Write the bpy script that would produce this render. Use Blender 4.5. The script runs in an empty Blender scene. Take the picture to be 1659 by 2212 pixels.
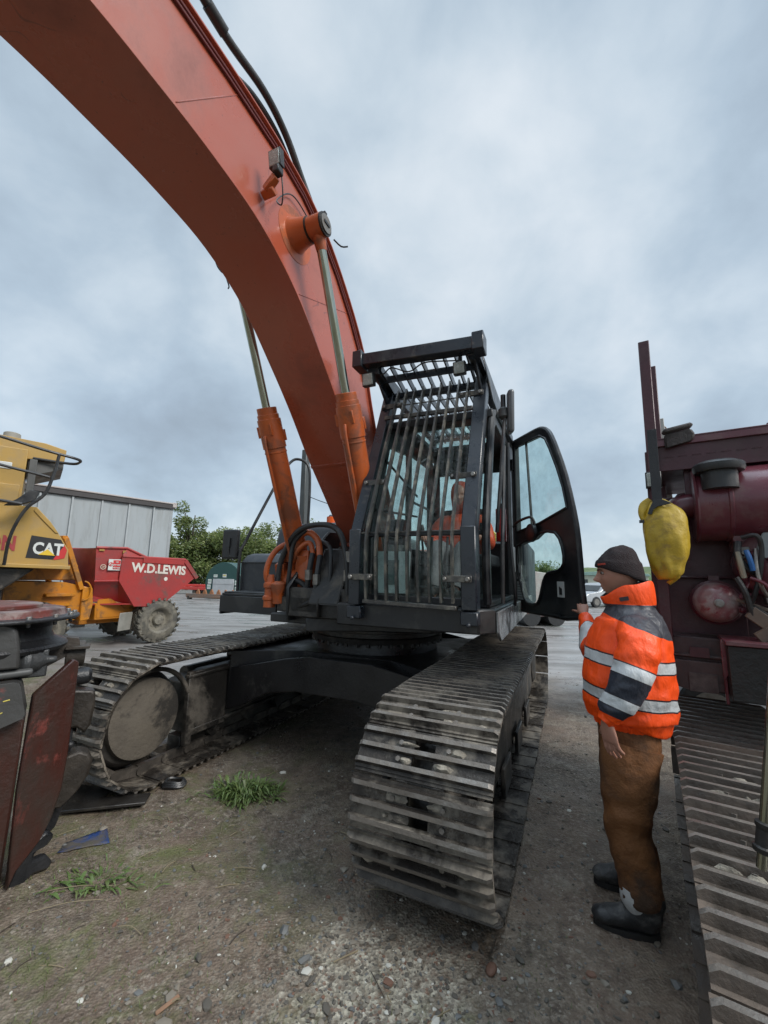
import bpy, bmesh, math, random
from mathutils import Vector, Matrix, noise, Euler
from mathutils.geometry import tessellate_polygon
R=math.radians
rnd=random.Random(7)
S=bpy.context.scene
col=S.collection
# ---------------- camera
HC=1.68
cam=bpy.data.cameras.new("camera"); cam.sensor_fit='HORIZONTAL'; cam.sensor_width=36; cam.lens=36*888/1659.
cam.clip_start=.05; cam.clip_end=3000
co=bpy.data.objects.new("camera",cam); col.objects.link(co); S.camera=co
_p=R(8.65); _r=R(1.1)
fw=Vector((0,math.cos(_p),math.sin(_p))); up0=Vector((0,-math.sin(_p),math.cos(_p))); rt0=Vector((1,0,0))
rt=rt0*math.cos(_r)+up0*math.sin(_r); up=up0*math.cos(_r)-rt0*math.sin(_r)
co.matrix_world=Matrix(((rt.x,up.x,-fw.x,0),(rt.y,up.y,-fw.y,0),(rt.z,up.z,-fw.z,HC),(0,0,0,1)))
# ---------------- world: overcast sky
SUN_EL,SUN_AZ=R(40),R(122)   # azimuth clockwise from +Y
w=bpy.data.worlds.new("World"); S.world=w; w.use_nodes=True
nt=w.node_tree; N=nt.nodes; Lk=nt.links; N.clear()
def nn(nt_,t,**k):
    n=nt_.nodes.new(t)
    for a,b in k.items():
        if a in n.inputs: n.inputs[a].default_value=b
        else: setattr(n,a,b)
    return n
out=nn(nt,'ShaderNodeOutputWorld'); bg=nn(nt,'ShaderNodeBackground'); bg2=nn(nt,'ShaderNodeBackground')
sky=nn(nt,'ShaderNodeTexSky',sky_type='NISHITA',sun_disc=False,sun_elevation=SUN_EL,sun_rotation=SUN_AZ)
Lk.new(sky.outputs[0],bg.inputs[0]); bg.inputs[1].default_value=.1
tc=nn(nt,'ShaderNodeTexCoord'); sep=nn(nt,'ShaderNodeSeparateXYZ'); Lk.new(tc.outputs['Generated'],sep.inputs[0])
def mth(op,a,b=None,nt_=None,clamp=False):
    nt_=nt_ or nt
    n=nt_.nodes.new('ShaderNodeMath'); n.operation=op; n.use_clamp=clamp
    for i,v in enumerate((a,b)):
        if v is None: continue
        if isinstance(v,(int,float)): n.inputs[i].default_value=v
        else: nt_.links.new(v,n.inputs[i])
    return n.outputs[0]
zz=mth('MAXIMUM',sep.outputs[2],0.0); den=mth('ADD',zz,.62)
cx=mth('DIVIDE',sep.outputs[0],den); cy=mth('DIVIDE',sep.outputs[1],den)
cmb=nn(nt,'ShaderNodeCombineXYZ'); Lk.new(cx,cmb.inputs[0]); Lk.new(cy,cmb.inputs[1]); cmb.inputs[2].default_value=3.3
n1=nn(nt,'ShaderNodeTexNoise',Scale=1.7,Detail=5.0,Roughness=.5,Distortion=.25); Lk.new(cmb.outputs[0],n1.inputs[0])
n2=nn(nt,'ShaderNodeTexNoise',Scale=6.0,Detail=7.0,Roughness=.56,Distortion=.2); Lk.new(cmb.outputs[0],n2.inputs[0])
mixf=mth('ADD',mth('MULTIPLY',n1.outputs[0],.72),mth('MULTIPLY',n2.outputs[0],.28))
# brighter break in the cloud low ahead-right and along the horizon
dv=nn(nt,'ShaderNodeVectorMath',operation='DOT_PRODUCT'); Lk.new(tc.outputs['Generated'],dv.inputs[0]); dv.inputs[1].default_value=Vector((.30,.83,.50)).normalized()
br=nn(nt,'ShaderNodeMapRange',interpolation_type='SMOOTHSTEP'); Lk.new(dv.outputs['Value'],br.inputs[0]); br.inputs[1].default_value=.84; br.inputs[2].default_value=1.0
hz=nn(nt,'ShaderNodeMapRange',interpolation_type='SMOOTHSTEP'); Lk.new(zz,hz.inputs[0]); hz.inputs[1].default_value=.30; hz.inputs[2].default_value=.02
f2=mth('ADD',mixf,mth('ADD',mth('MULTIPLY',br.outputs[0],.10),mth('MULTIPLY',hz.outputs[0],.09)))
rp=nn(nt,'ShaderNodeValToRGB'); Lk.new(f2,rp.inputs[0]); cr=rp.color_ramp
cr.elements[0].position=.37; cr.elements[0].color=(.172,.206,.240,1); cr.elements[1].position=.70; cr.elements[1].color=(.395,.43,.46,1)
for p_,c_ in ((.45,(.206,.252,.298,1)),(.52,(.246,.300,.350,1)),(.60,(.312,.362,.404,1))):
    e=cr.elements.new(p_); e.color=c_
# overcast skies are brightest overhead; boosted further here, above the view, to add light
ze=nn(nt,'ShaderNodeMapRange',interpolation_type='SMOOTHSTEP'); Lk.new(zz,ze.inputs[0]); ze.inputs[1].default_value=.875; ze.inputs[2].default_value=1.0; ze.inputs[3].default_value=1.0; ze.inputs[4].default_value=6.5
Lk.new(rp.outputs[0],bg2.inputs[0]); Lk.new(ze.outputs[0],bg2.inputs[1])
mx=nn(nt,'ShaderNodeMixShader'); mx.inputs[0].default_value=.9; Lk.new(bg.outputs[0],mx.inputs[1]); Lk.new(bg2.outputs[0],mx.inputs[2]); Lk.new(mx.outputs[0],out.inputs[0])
# ---------------- sun (overcast: wide and weak)
sl=bpy.data.lights.new("sun",'SUN'); sl.energy=1.5; sl.angle=R(25); sl.color=(1,.97,.93)
so=bpy.data.objects.new("sun",sl); col.objects.link(so)
sd=Vector((math.sin(SUN_AZ)*math.cos(SUN_EL),math.cos(SUN_AZ)*math.cos(SUN_EL),math.sin(SUN_EL)))
so.rotation_euler=(-sd).to_track_quat('-Z','Y').to_euler(); so.location=sd*50
S.view_settings.view_transform='Standard'; S.view_settings.look='None'; S.view_settings.gamma=1; S.view_settings.exposure=1.0; S.view_settings.use_curve_mapping=False
S.cycles.max_bounces=8; S.cycles.transparent_max_bounces=12

# ---------------- materials
MATS={}
def pm(name,c,rough=.5,metal=0.,c2=None,sc=4.,amt=.5,dirt=None,damt=.5,dsc=2.,bump=0.,bsc=40.,rv=.15,edge=(.5,.6),emit=None,stretch=None,coat=0.,spec=.5,bd=.01,scr=None):
    if name in MATS: return MATS[name]
    m=bpy.data.materials.new(name); m.use_nodes=True; t=m.node_tree; b=t.nodes['Principled BSDF']
    b.inputs['Metallic'].default_value=metal; b.inputs['Coat Weight'].default_value=coat; b.inputs['Coat Roughness'].default_value=.15
    b.inputs['Specular IOR Level'].default_value=spec
    tcn=t.nodes.new('ShaderNodeTexCoord'); v=tcn.outputs['Object']
    if stretch:
        mp=t.nodes.new('ShaderNodeMapping'); mp.inputs['Scale'].default_value=stretch; t.links.new(v,mp.inputs[0]); vs=mp.outputs[0]
    else: vs=v
    def noi(scale,det=6.,ro=.6,vec=None,dist=0.):
        n=nn(t,'ShaderNodeTexNoise',Scale=scale,Detail=det,Roughness=ro,Distortion=dist); t.links.new(vec or vs,n.inputs[0]); return n.outputs[0]
    def mixc(f,a,bb):
        n=t.nodes.new('ShaderNodeMix'); n.data_type='RGBA'
        if isinstance(f,float): n.inputs[0].default_value=f
        else: t.links.new(f,n.inputs[0])
        for i,x in ((6,a),(7,bb)):
            if isinstance(x,tuple): n.inputs[i].default_value=(*x,1)
            else: t.links.new(x,n.inputs[i])
        return n.outputs[2]
    def ramp(f,a,bb,v0=0.,v1=1.):
        n=nn(t,'ShaderNodeMapRange'); t.links.new(f,n.inputs[0]); n.inputs[1].default_value=a; n.inputs[2].default_value=bb; n.inputs[3].default_value=v0; n.inputs[4].default_value=v1; return n.outputs[0]
    cc=c; nA=noi(sc)
    c2=c2 or tuple(min(1,x*.72) for x in c)
    cc=mixc(mth('MULTIPLY',ramp(nA,.35,.65),amt,t),c,c2)
    ro=ramp(nA,.3,.7,max(.03,rough-rv),min(1,rough+rv))
    if dirt:
        dd=ramp(noi(dsc,8.,.68,dist=.3),edge[0],edge[1]); dd=mth('MULTIPLY',dd,damt,t)
        cc=mixc(dd,cc,dirt)
        rr=t.nodes.new('ShaderNodeMix'); t.links.new(dd,rr.inputs[0]); t.links.new(ro,rr.inputs[2]); rr.inputs[3].default_value=.85; ro=rr.outputs[0]
        if metal>0:
            mm=t.nodes.new('ShaderNodeMix'); t.links.new(dd,mm.inputs[0]); mm.inputs[2].default_value=metal; mm.inputs[3].default_value=0.; t.links.new(mm.outputs[0],b.inputs['Metallic'])
    if scr:
        s1=noi(scr[0],2.,.4,dist=.0); s2=noi(scr[0]*2.3,3.,.6)
        ln=mth('LESS_THAN',mth('ABSOLUTE',mth('SUBTRACT',s1,.5,t),None,t),scr[1],t); ln=mth('MULTIPLY',ln,ramp(s2,.50,.58,0,scr[2]),t); cc=mixc(ln,cc,(.075,.022,.016))
        sp1=noi(38.,2.,.5); cc=mixc(ramp(sp1,.71,.75,0,.6),cc,(.09,.03,.02)); ds=noi(2.2,5.,.7,dist=.6); cc=mixc(ramp(ds,.66,.74,0,.55),cc,(.07,.026,.02))
    if isinstance(cc,tuple): b.inputs['Base Color'].default_value=(*cc,1)
    else: t.links.new(cc,b.inputs['Base Color'])
    t.links.new(ro,b.inputs['Roughness'])
    if bump:
        bn=nn(t,'ShaderNodeBump',Strength=bump,Distance=bd); t.links.new(noi(bsc,5.,.65,v),bn.inputs['Height']); t.links.new(bn.outputs[0],b.inputs['Normal'])
    if emit:
        b.inputs['Emission Color'].default_value=(*emit,1); b.inputs['Emission Strength'].default_value=1
    MATS[name]=m; return m
def glassm(name,tint,rough=.02,alpha=.25,dirt=.25,refl=.9):
    if name in MATS: return MATS[name]
    m=bpy.data.materials.new(name); m.use_nodes=True; t=m.node_tree; t.nodes.clear()
    o=nn(t,'ShaderNodeOutputMaterial'); tr=nn(t,'ShaderNodeBsdfTransparent'); tr.inputs[0].default_value=(*tint,1)
    gl=nn(t,'ShaderNodeBsdfGlossy',Roughness=rough); fr=nn(t,'ShaderNodeFresnel',IOR=1.45)
    a=nn(t,'ShaderNodeMixShader'); gm=nn(t,'ShaderNodeNewGeometry'); t.links.new(mth('MULTIPLY',fr.outputs[0],mth('SUBTRACT',1.,gm.outputs['Backfacing'],t),t),a.inputs[0]); t.links.new(tr.outputs[0],a.inputs[1]); t.links.new(gl.outputs[0],a.inputs[2])
    df=nn(t,'ShaderNodeBsdfDiffuse'); df.inputs[0].default_value=(.35,.38,.36,1)
    tcn=nn(t,'ShaderNodeTexCoord'); n=nn(t,'ShaderNodeTexNoise',Scale=9.,Detail=8.,Roughness=.75); t.links.new(tcn.outputs['Object'],n.inputs[0])
    mr=nn(t,'ShaderNodeMapRange'); t.links.new(n.outputs[0],mr.inputs[0]); mr.inputs[1].default_value=.42; mr.inputs[2].default_value=.72; mr.inputs[4].default_value=dirt
    bb=nn(t,'ShaderNodeMixShader'); t.links.new(mr.outputs[0],bb.inputs[0]); t.links.new(a.outputs[0],bb.inputs[1]); t.links.new(df.outputs[0],bb.inputs[2]); t.links.new(bb.outputs[0],o.inputs[0])
    MATS[name]=m; return m
MUD=(.17,.145,.115)
M_or=pm('boom orange paint',(.40,.082,.040),.28,0,(.36,.098,.058),1.2,.9,(.15,.036,.022),.6,1.6,edge=(.52,.68),coat=.6,bump=.08,bsc=60,scr=(1.6,.0016,.5))
M_or2=pm('cylinder orange paint',(.46,.095,.018),.42,0,(.36,.068,.015),5,.6,(.10,.05,.03),.6,4,coat=.2,bump=.06)
M_blk=pm('black paint',(.009,.010,.012),.42,0,(.020,.021,.023),4,.7,(.10,.095,.085),.30,3,bump=.1,coat=.1)
M_navy=pm('guard steel dark blue paint',(.014,.019,.027),.34,0,(.026,.030,.036),7,.7,(.17,.155,.13),.5,5,edge=(.56,.66),bump=.12,coat=.15)
M_bar=pm('bare guard bars',(.085,.080,.072),.36,.35,(.030,.031,.033),6,.8,(.22,.20,.16),.6,9,edge=(.5,.62),bump=.2,bsc=90)
M_plas=pm('grey machine panels',(.036,.040,.047),.46,0,(.028,.032,.038),3,.5,(.11,.11,.105),.4,3,bump=.15,bsc=200)
M_shoe=pm('wet track steel',(.075,.064,.054),.30,.45,(.030,.026,.023),7,.9,(.23,.20,.16),.88,3.2,edge=(.47,.60),bump=.55,bsc=28,rv=.18)
M_grous=pm('worn grouser edge',(.29,.27,.245),.34,.55,(.11,.095,.080),6,.9,(.13,.11,.09),.9,3.5,edge=(.42,.60),bump=.5,bsc=45)
M_link=pm('greasy track links',(.05,.045,.04),.45,.3,(.10,.085,.07),9,.8,MUD,.6,7,bump=.6)
M_mud2=pm('dirty idler face',(.125,.108,.085),.75,0,(.085,.072,.058),5,.8,(.018,.016,.014),.9,3.,edge=(.50,.60),bump=.8,bsc=30)
M_mud=pm('caked mud',(.36,.32,.255),.82,0,(.15,.13,.105),11,.9,(.07,.06,.05),.85,3.5,edge=(.56,.64),bump=1.,bsc=35)
M_fr=pm('muddy black frame',(.014,.013,.012),.42,0,(.035,.031,.027),4,.8,(.14,.122,.10),.75,2.3,edge=(.52,.64),bump=.45,bsc=30)
M_carb=pm('carbody black paint',(.010,.010,.012),.36,0,(.022,.020,.019),3,.8,(.11,.10,.085),.5,2.3,edge=(.54,.66),bump=.3)
M_rub=pm('rubber hose',(.018,.019,.020),.42,0,(.035,.035,.035),14,.6,bump=.15,bsc=120)
M_chr=pm('chromed rod',(.42,.44,.40),.12,1.,(.30,.33,.24),2,.8,stretch=(9,9,.6),rv=.06)
M_stl=pm('dull steel',(.30,.29,.27),.42,.8,(.17,.15,.13),14,.8,bump=.3)
M_whi=pm('white sticker',(.62,.64,.62),.5,0,(.5,.52,.5),8,.5)
M_grs=pm('grease black',(.008,.0075,.007),.5,0,(.018,.016,.014),12,.8,bump=.6,bsc=25)
M_red=pm('red sticker',(.55,.03,.03),.5)
M_gl=glassm('cab glass',(.86,.93,.92),dirt=.24)
M_gld=glassm('rainy door glass',(.86,.95,.94),dirt=.14)
M_lens=pm('lamp lens',(.42,.45,.42),.25,.2,(.22,.24,.22),22,.9,bump=.5,bsc=90)
M_seat=pm('seat cloth',(.03,.03,.033),.8)

# ---------------- mesh builder
def V(*a): return Vector(a)
def cr_spline(pts,k):
    """Catmull-Rom through tuples of any length, k samples per span"""
    if k<=1 or len(pts)<3: return [tuple(p) for p in pts]
    o=[]; n=len(pts)
    for i in range(n-1):
        p0=pts[max(i-1,0)];p1=pts[i];p2=pts[i+1];p3=pts[min(i+2,n-1)]
        for j in range(k):
            t=j/k; t2=t*t;t3=t2*t
            o.append(tuple(.5*((2*b)+(-a+c)*t+(2*a-5*b+4*c-d)*t2+(-a+3*b-3*c+d)*t3) for a,b,c,d in zip(p0,p1,p2,p3)))
    o.append(tuple(pts[-1])); return o
class MB:
    G=None
    def __init__(s): s.v=[];s.f=[];s.m=[];s.s=[]; s.T=None
    def add(s,vs,fs,m=0):
        b=len(s.v)
        if s.T is not None: vs=[s.T@Vector(q) for q in vs]
        s.v+= [tuple(q) for q in vs]
        for f in fs:
            s.f.append(tuple(b+i for i in f))
        if isinstance(m,list): s.m+=m
        else: s.m+=[m]*len(fs)
        return s
    def box(s,c,d,rot=None,m=0,taper=None):
        x,y,z=[q/2 for q in d]; tx=taper or (1,1)
        vs=[V(a*x*(tx[0] if e>0 else 1),b*y*(tx[1] if e>0 else 1),e*z) for a,b,e in ((-1,-1,-1),(1,-1,-1),(1,1,-1),(-1,1,-1),(-1,-1,1),(1,-1,1),(1,1,1),(-1,1,1))]
        if rot is not None:
            rm=rot if isinstance(rot,Matrix) else Euler(rot).to_matrix()
            vs=[rm@q for q in vs]
        c=Vector(c); return s.add([q+c for q in vs],[(3,2,1,0),(4,5,6,7),(0,1,5,4),(1,2,6,5),(2,3,7,6),(3,0,4,7)],m)
    def bar(s,p,q,wd,ht,upv=(0,0,1),m=0,ext=0.):
        p=Vector(p);q=Vector(q);d=(q-p); L=d.length; d.normalize(); u=Vector(upv)
        if abs(d.dot(u))>.98: u=Vector((1,0,0))
        sd_=d.cross(u).normalized(); u=sd_.cross(d)
        rm=Matrix((d,sd_,u)).transposed(); return s.box((p+q)/2,(L+2*ext,wd,ht),rm,m)
    def cyl(s,p,q,r,r2=None,seg=20,m=0,cap=True,mc=None):
        r2=r if r2 is None else r2; return s.sweep([tuple(p)+(r,),tuple(q)+(r2,)],seg=seg,m=m,cap=cap,k=1,mc=mc)
    def lathe(s,p,axis,prof,seg=32,m=0,cap=True,mf=None):
        """prof: (distance along axis, radius)"""
        p=Vector(p);a=Vector(axis).normalized(); u=a.orthogonal().normalized(); w_=a.cross(u)
        vs=[];fs=[];ms=[]
        for (h,r) in prof:
            for i in range(seg):
                t=2*math.pi*i/seg; vs.append(p+a*h+(u*math.cos(t)+w_*math.sin(t))*max(r,1e-4))
        n=len(prof)
        for j in range(n-1):
            for i in range(seg):
                fs.append((j*seg+i,j*seg+(i+1)%seg,(j+1)*seg+(i+1)%seg,(j+1)*seg+i)); ms.append(mf(j) if mf else m)
        if cap:
            fs.append(tuple(range(seg))[::-1]); ms.append(mf(0) if mf else m); fs.append(tuple((n-1)*seg+i for i in range(seg))); ms.append(mf(n-2) if mf else m)
        return s.add(vs,fs,ms)
    def sweep(s,pts,r=None,seg=12,m=0,k=1,cap=True,ref=None,mf=None,disp=None,mc=None,pw=2.):
        """pts: (x,y,z[,r1[,r2]]); elliptical tube. mf(t,ang)->material; disp(pos,t,ang)->offset along normal"""
        P=[]
        for q in pts:
            q=tuple(q)
            if len(q)==3: q=q+(r,r)
            elif len(q)==4: q=q+(q[3],)
            P.append(q)
        P=cr_spline(P,k); n=len(P); vs=[];fs=[];ms=[]
        pos=[Vector(q[:3]) for q in P]
        tan=[(pos[min(i+1,n-1)]-pos[max(i-1,0)]).normalized() for i in range(n)]
        u=None; Ls=[0]
        for i in range(1,n): Ls.append(Ls[-1]+(pos[i]-pos[i-1]).length)
        for i in range(n):
            t=tan[i]
            if ref is not None: u=Vector(ref); u=(u-t*u.dot(t)).normalized()
            elif u is None: u=t.orthogonal().normalized()
            else: u=(u-t*u.dot(t)).normalized()
            w_=t.cross(u)
            for j in range(seg):
                a=2*math.pi*j/seg; ca,sa=math.cos(a),math.sin(a)
                if pw!=2.:
                    g=(abs(ca)**pw+abs(sa)**pw)**(-1/pw); ca*=g;sa*=g
                d=u*ca*P[i][3]+w_*sa*P[i][4]; q=pos[i]+d
                if disp: q=q+d.normalized()*disp(q,Ls[i]/Ls[-1],a)
                vs.append(q)
        for i in range(n-1):
            for j in range(seg):
                fs.append((i*seg+j,i*seg+(j+1)%seg,(i+1)*seg+(j+1)%seg,(i+1)*seg+j))
                ms.append(mf(.5*(Ls[i]+Ls[i+1])/Ls[-1],2*math.pi*(j+.5)/seg) if mf else m)
        if cap:
            mc_=m if mc is None else mc
            fs.append(tuple(range(seg))[::-1]); fs.append(tuple((n-1)*seg+j for j in range(seg))); ms+= [mf(0,0),mf(1,0)] if (mf and mc is None) else [mc_,mc_]
        return s.add(vs,fs,ms)
    def prism(s,outer,holes=(),M=None,th=.02,m=0,off=0.):
        """2D polygon (+holes) extruded along local z by th, mapped by 4x4 M"""
        M=M or Matrix.Identity(4); loops=[[Vector((p[0],p[1],0)) for p in l] for l in (outer,*holes)]
        tri=tessellate_polygon(loops); flat=[p for l in loops for p in l]; n=len(flat)
        vs=[M@Vector((p.x,p.y,off)) for p in flat]+[M@Vector((p.x,p.y,off+th)) for p in flat]
        fs=[]
        for t in tri:
            a,b,c=[flat[i] for i in t]
            ccw=(b-a).cross(c-a).z>0
            t=tuple(t) if ccw else tuple(t)[::-1]
            fs.append(tuple(i+n for i in t)); fs.append(t[::-1])
        b0=0
        for li,l in enumerate(loops):
            k=len(l); ar=sum(l[i].x*l[(i+1)%k].y-l[(i+1)%k].x*l[i].y for i in range(k))
            for i in range(k):
                a,b=b0+i,b0+(i+1)%k
                f=(a,b,b+n,a+n)
                if (ar<0)!=(li>0): f=f[::-1]
                fs.append(f)
            b0+=k
        return s.add(vs,fs,m)
    def build(s,name,mats,parent=None,bevel=0.,ang=35,label=None,seg=1,loc=None,rot=None,merge=False):
        if MB.G is not None: s.v=[tuple(MB.G@Vector(q)) for q in s.v]
        me=bpy.data.meshes.new(name); me.from_pydata(s.v,[],s.f)
        for mt in (mats if isinstance(mats,(list,tuple)) else [mats]): me.materials.append(mt)
        if max(s.m,default=0)>0: me.polygons.foreach_set('material_index',s.m)
        bm=bmesh.new(); bm.from_mesh(me)
        if merge: bmesh.ops.remove_doubles(bm,verts=bm.verts,dist=1e-5)
        bmesh.ops.recalc_face_normals(bm,faces=bm.faces); bm.to_mesh(me); bm.free()
        me.shade_smooth(); me.set_sharp_from_angle(angle=R(ang)); me.update()
        o=bpy.data.objects.new(name,me); col.objects.link(o)
        if parent: o.parent=parent
        if loc: o.location=loc
        if rot: o.rotation_euler=rot
        if bevel:
            b=o.modifiers.new('bevel','BEVEL'); b.width=bevel; b.segments=seg; b.limit_method='ANGLE'; b.angle_limit=R(40)
        if label: o['label']=label
        return o
def tag(o,label=None,cat=None,group=None,kind=None):
    if label: o['label']=label
    if cat: o['category']=cat
    if group: o['group']=group
    if kind: o['kind']=kind
    return o
def root(name,label,cat,loc=(0,0,0),rz=0.,group=None):
    o=bpy.data.objects.new(name,None); col.objects.link(o); o.location=loc; o.rotation_euler=(0,0,rz); o.empty_display_size=.2
    return tag(o,label,cat,group)
def frot(a): # rotation so that local +X = (-sin a,-cos a), +Y = (cos a,-sin a)
    a=R(a); return math.atan2(-math.cos(a),-math.sin(a))
def XZ(y,flip=False):  # maps (u,v)->(x=u,z=v) with thickness along +y
    return Matrix(((1,0,0,0),(0,0,1,y),(0,1,0,0),(0,0,0,1)))
def YZ(x):
    return Matrix(((0,0,1,x),(1,0,0,0),(0,1,0,0),(0,0,0,1)))
def text(mb,txt,size,M,m=0,bold=0.,align='LEFT',xs=1.,shear=0.,th=.002,font=None):
    cu=bpy.data.curves.new('lettering','FONT'); cu.body=txt; cu.size=size; cu.offset=bold; cu.extrude=th; cu.align_x=align; cu.shear=shear; cu.resolution_u=3
    o=bpy.data.objects.new('lettering',cu); col.objects.link(o); dg=bpy.context.evaluated_depsgraph_get(); dg.update()
    me=bpy.data.meshes.new_from_object(o.evaluated_get(dg))
    mb.add([M@Vector((v.co.x*xs,v.co.y,v.co.z)) for v in me.vertices],[tuple(p.vertices) for p in me.polygons],m)
    bpy.data.objects.remove(o); bpy.data.curves.remove(cu); bpy.data.meshes.remove(me)
def fbm(p,o=4): return noise.fractal(p,1.,2.,o)
# ================= tracks
def track_path(x0,x1,h,pitch):
    """closed list of (pos(x,z), angle) for shoes whose outer grouser edge runs a stadium of height h"""
    Rr=h/2-.062; zc=h/2; a=x0+h/2; b=x1-h/2; st=b-a; per=2*st+2*math.pi*Rr; n=round(per/pitch); o=[]
    for i in range(n):
        s=(i+.35)*per/n
        if s<st: o.append((b-s,zc+Rr,math.pi,'t'))                 # top run, front -> back
        elif s<st+math.pi*Rr:
            t=(s-st)/Rr; o.append((a-Rr*math.sin(t),zc+Rr*math.cos(t),math.pi+t,'r'))
        elif s<2*st+math.pi*Rr: o.append((a+(s-st-math.pi*Rr),zc-Rr,0,'b'))
        else:
            t=(s-2*st-math.pi*Rr)/Rr; o.append((b+Rr*math.sin(t),zc-Rr*math.cos(t),t,'f'))
    return o,per/n
def belt(x0,x1,h,wd,pitch,grs=(-.34,0,.34),gh=.029,seed=1,slot=True,sag=.0):
    mb=MB(); rn=random.Random(seed); P,pt=track_path(x0,x1,h,pitch); hw=wd/2
    for (x,z,an,kind) in P:
        an+=rn.uniform(-.022,.022)
        if kind=='t': z-=sag*(.5+.5*math.sin(x*3.1))
        t=Vector((math.cos(an),0,math.sin(an))); n=Vector((math.sin(an),0,-math.cos(an)))   # n outward
        M=Matrix(((t.x,0,n.x,x),(0,1,0,rn.uniform(-.004,.004)),(t.z,0,n.z,z),(0,0,0,1)))
        mb.T=M; L=pt*.945
        # plate made of strips so that the two mud-relief slots are real holes
        if slot:
            sw=.055
            for yc,w_ in (((-hw-sw)/2,hw-sw),((hw+sw)/2,hw-sw)): mb.box((0,yc,.020),(L,w_,.013),m=0)
            for xs_,xl in ((-L/2+.014,.028),(0,.036),(L/2-.014,.028)): mb.box((xs_,0,.020),(xl,2*sw,.0125),m=0)
        else: mb.box((0,0,.020),(L,wd,.013),m=0)
        mb.box((-L/2-.004,0,.012),(.020,wd*.99,.010),m=0)
        for g in grs:
            c=g*pt; gx=.013
            vs=[]; ch=.02
            for y_,hh in ((-hw,gh*.55),(-hw+ch,gh),(hw-ch,gh),(hw,gh*.55)):
                vs+=[(c-gx*1.25,y_,.024),(c-gx*.8,y_,.026+hh),(c+gx*.8,y_,.026+hh),(c+gx*1.25,y_,.024)]
            fs=[(0,1,2,3),(12,15,14,13)]
            for k in range(3):
                for q in range(3): fs.append((k*4+q,k*4+4+q,k*4+5+q,k*4+1+q))
            mb.add(vs,fs,[1,1]+[0 if q!=1 else 1 for k in range(3) for q in range(3)])
        for y_ in (-.125,.125):
            for xx in (-.17*pt,.17*pt): mb.cyl((xx,y_,.022),(xx,y_,.040),.013,seg=6,m=1)
            # link plates under the shoe
            mb.box((0,y_*.72,-.022),(pt*1.12,.034,.068),m=2); mb.cyl((-pt/2,y_*.72-.03,-.024),(-pt/2,y_*.72+.03,-.024),.032,seg=10,m=2)
        mb.cyl((-pt/2,-.07,-.024),(-pt/2,.07,-.024),.024,seg=8,m=2)
        # caked mud lumps
        for k in range(rn.randint(1,3) if abs(x)<1.4 else rn.randint(4,9)):
            gx=rn.choice((-.17,.17))*pt; yy=max(-hw+.09,min(hw-.09,rn.gauss(0,.13)))
            if abs(yy)<.065 and slot: yy=math.copysign(.09,yy)
            a_=rn.uniform(.012,.030); b_=rn.uniform(.02,.08); hh=rn.uniform(.005,.020)
            vs=[(gx+a_*math.cos(q)*rn.uniform(.7,1),yy+b_*math.sin(q)*rn.uniform(.7,1),.026) for q in [i*math.pi/4 for i in range(8)]]
            vs+=[(gx+(p[0]-gx)*.6,yy+(p[1]-yy)*.6,.026+hh*rn.uniform(.6,1)) for p in vs[:8]]+[(gx,yy,.026+hh)]
            mb.add(vs,[(i,(i+1)%8,8+(i+1)%8,8+i) for i in range(8)]+[(8+i,8+(i+1)%8,16) for i in range(8)],3)
    mb.T=None; return mb
def wheel_disc(mb,x,y,z,r,w_,m=0,hub=.35,seg=40):
    mb.lathe((x,y-w_/2,z),(0,1,0),[(0,r*hub*.6),(0,r*.80),(.0,r*.9),(.02,r*.97),(w_*.3,r),(w_*.7,r),(w_-.02,r*.97),(w_,r*.9),(w_,r*.8),(w_,r*hub*.6)],seg,m)
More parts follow.
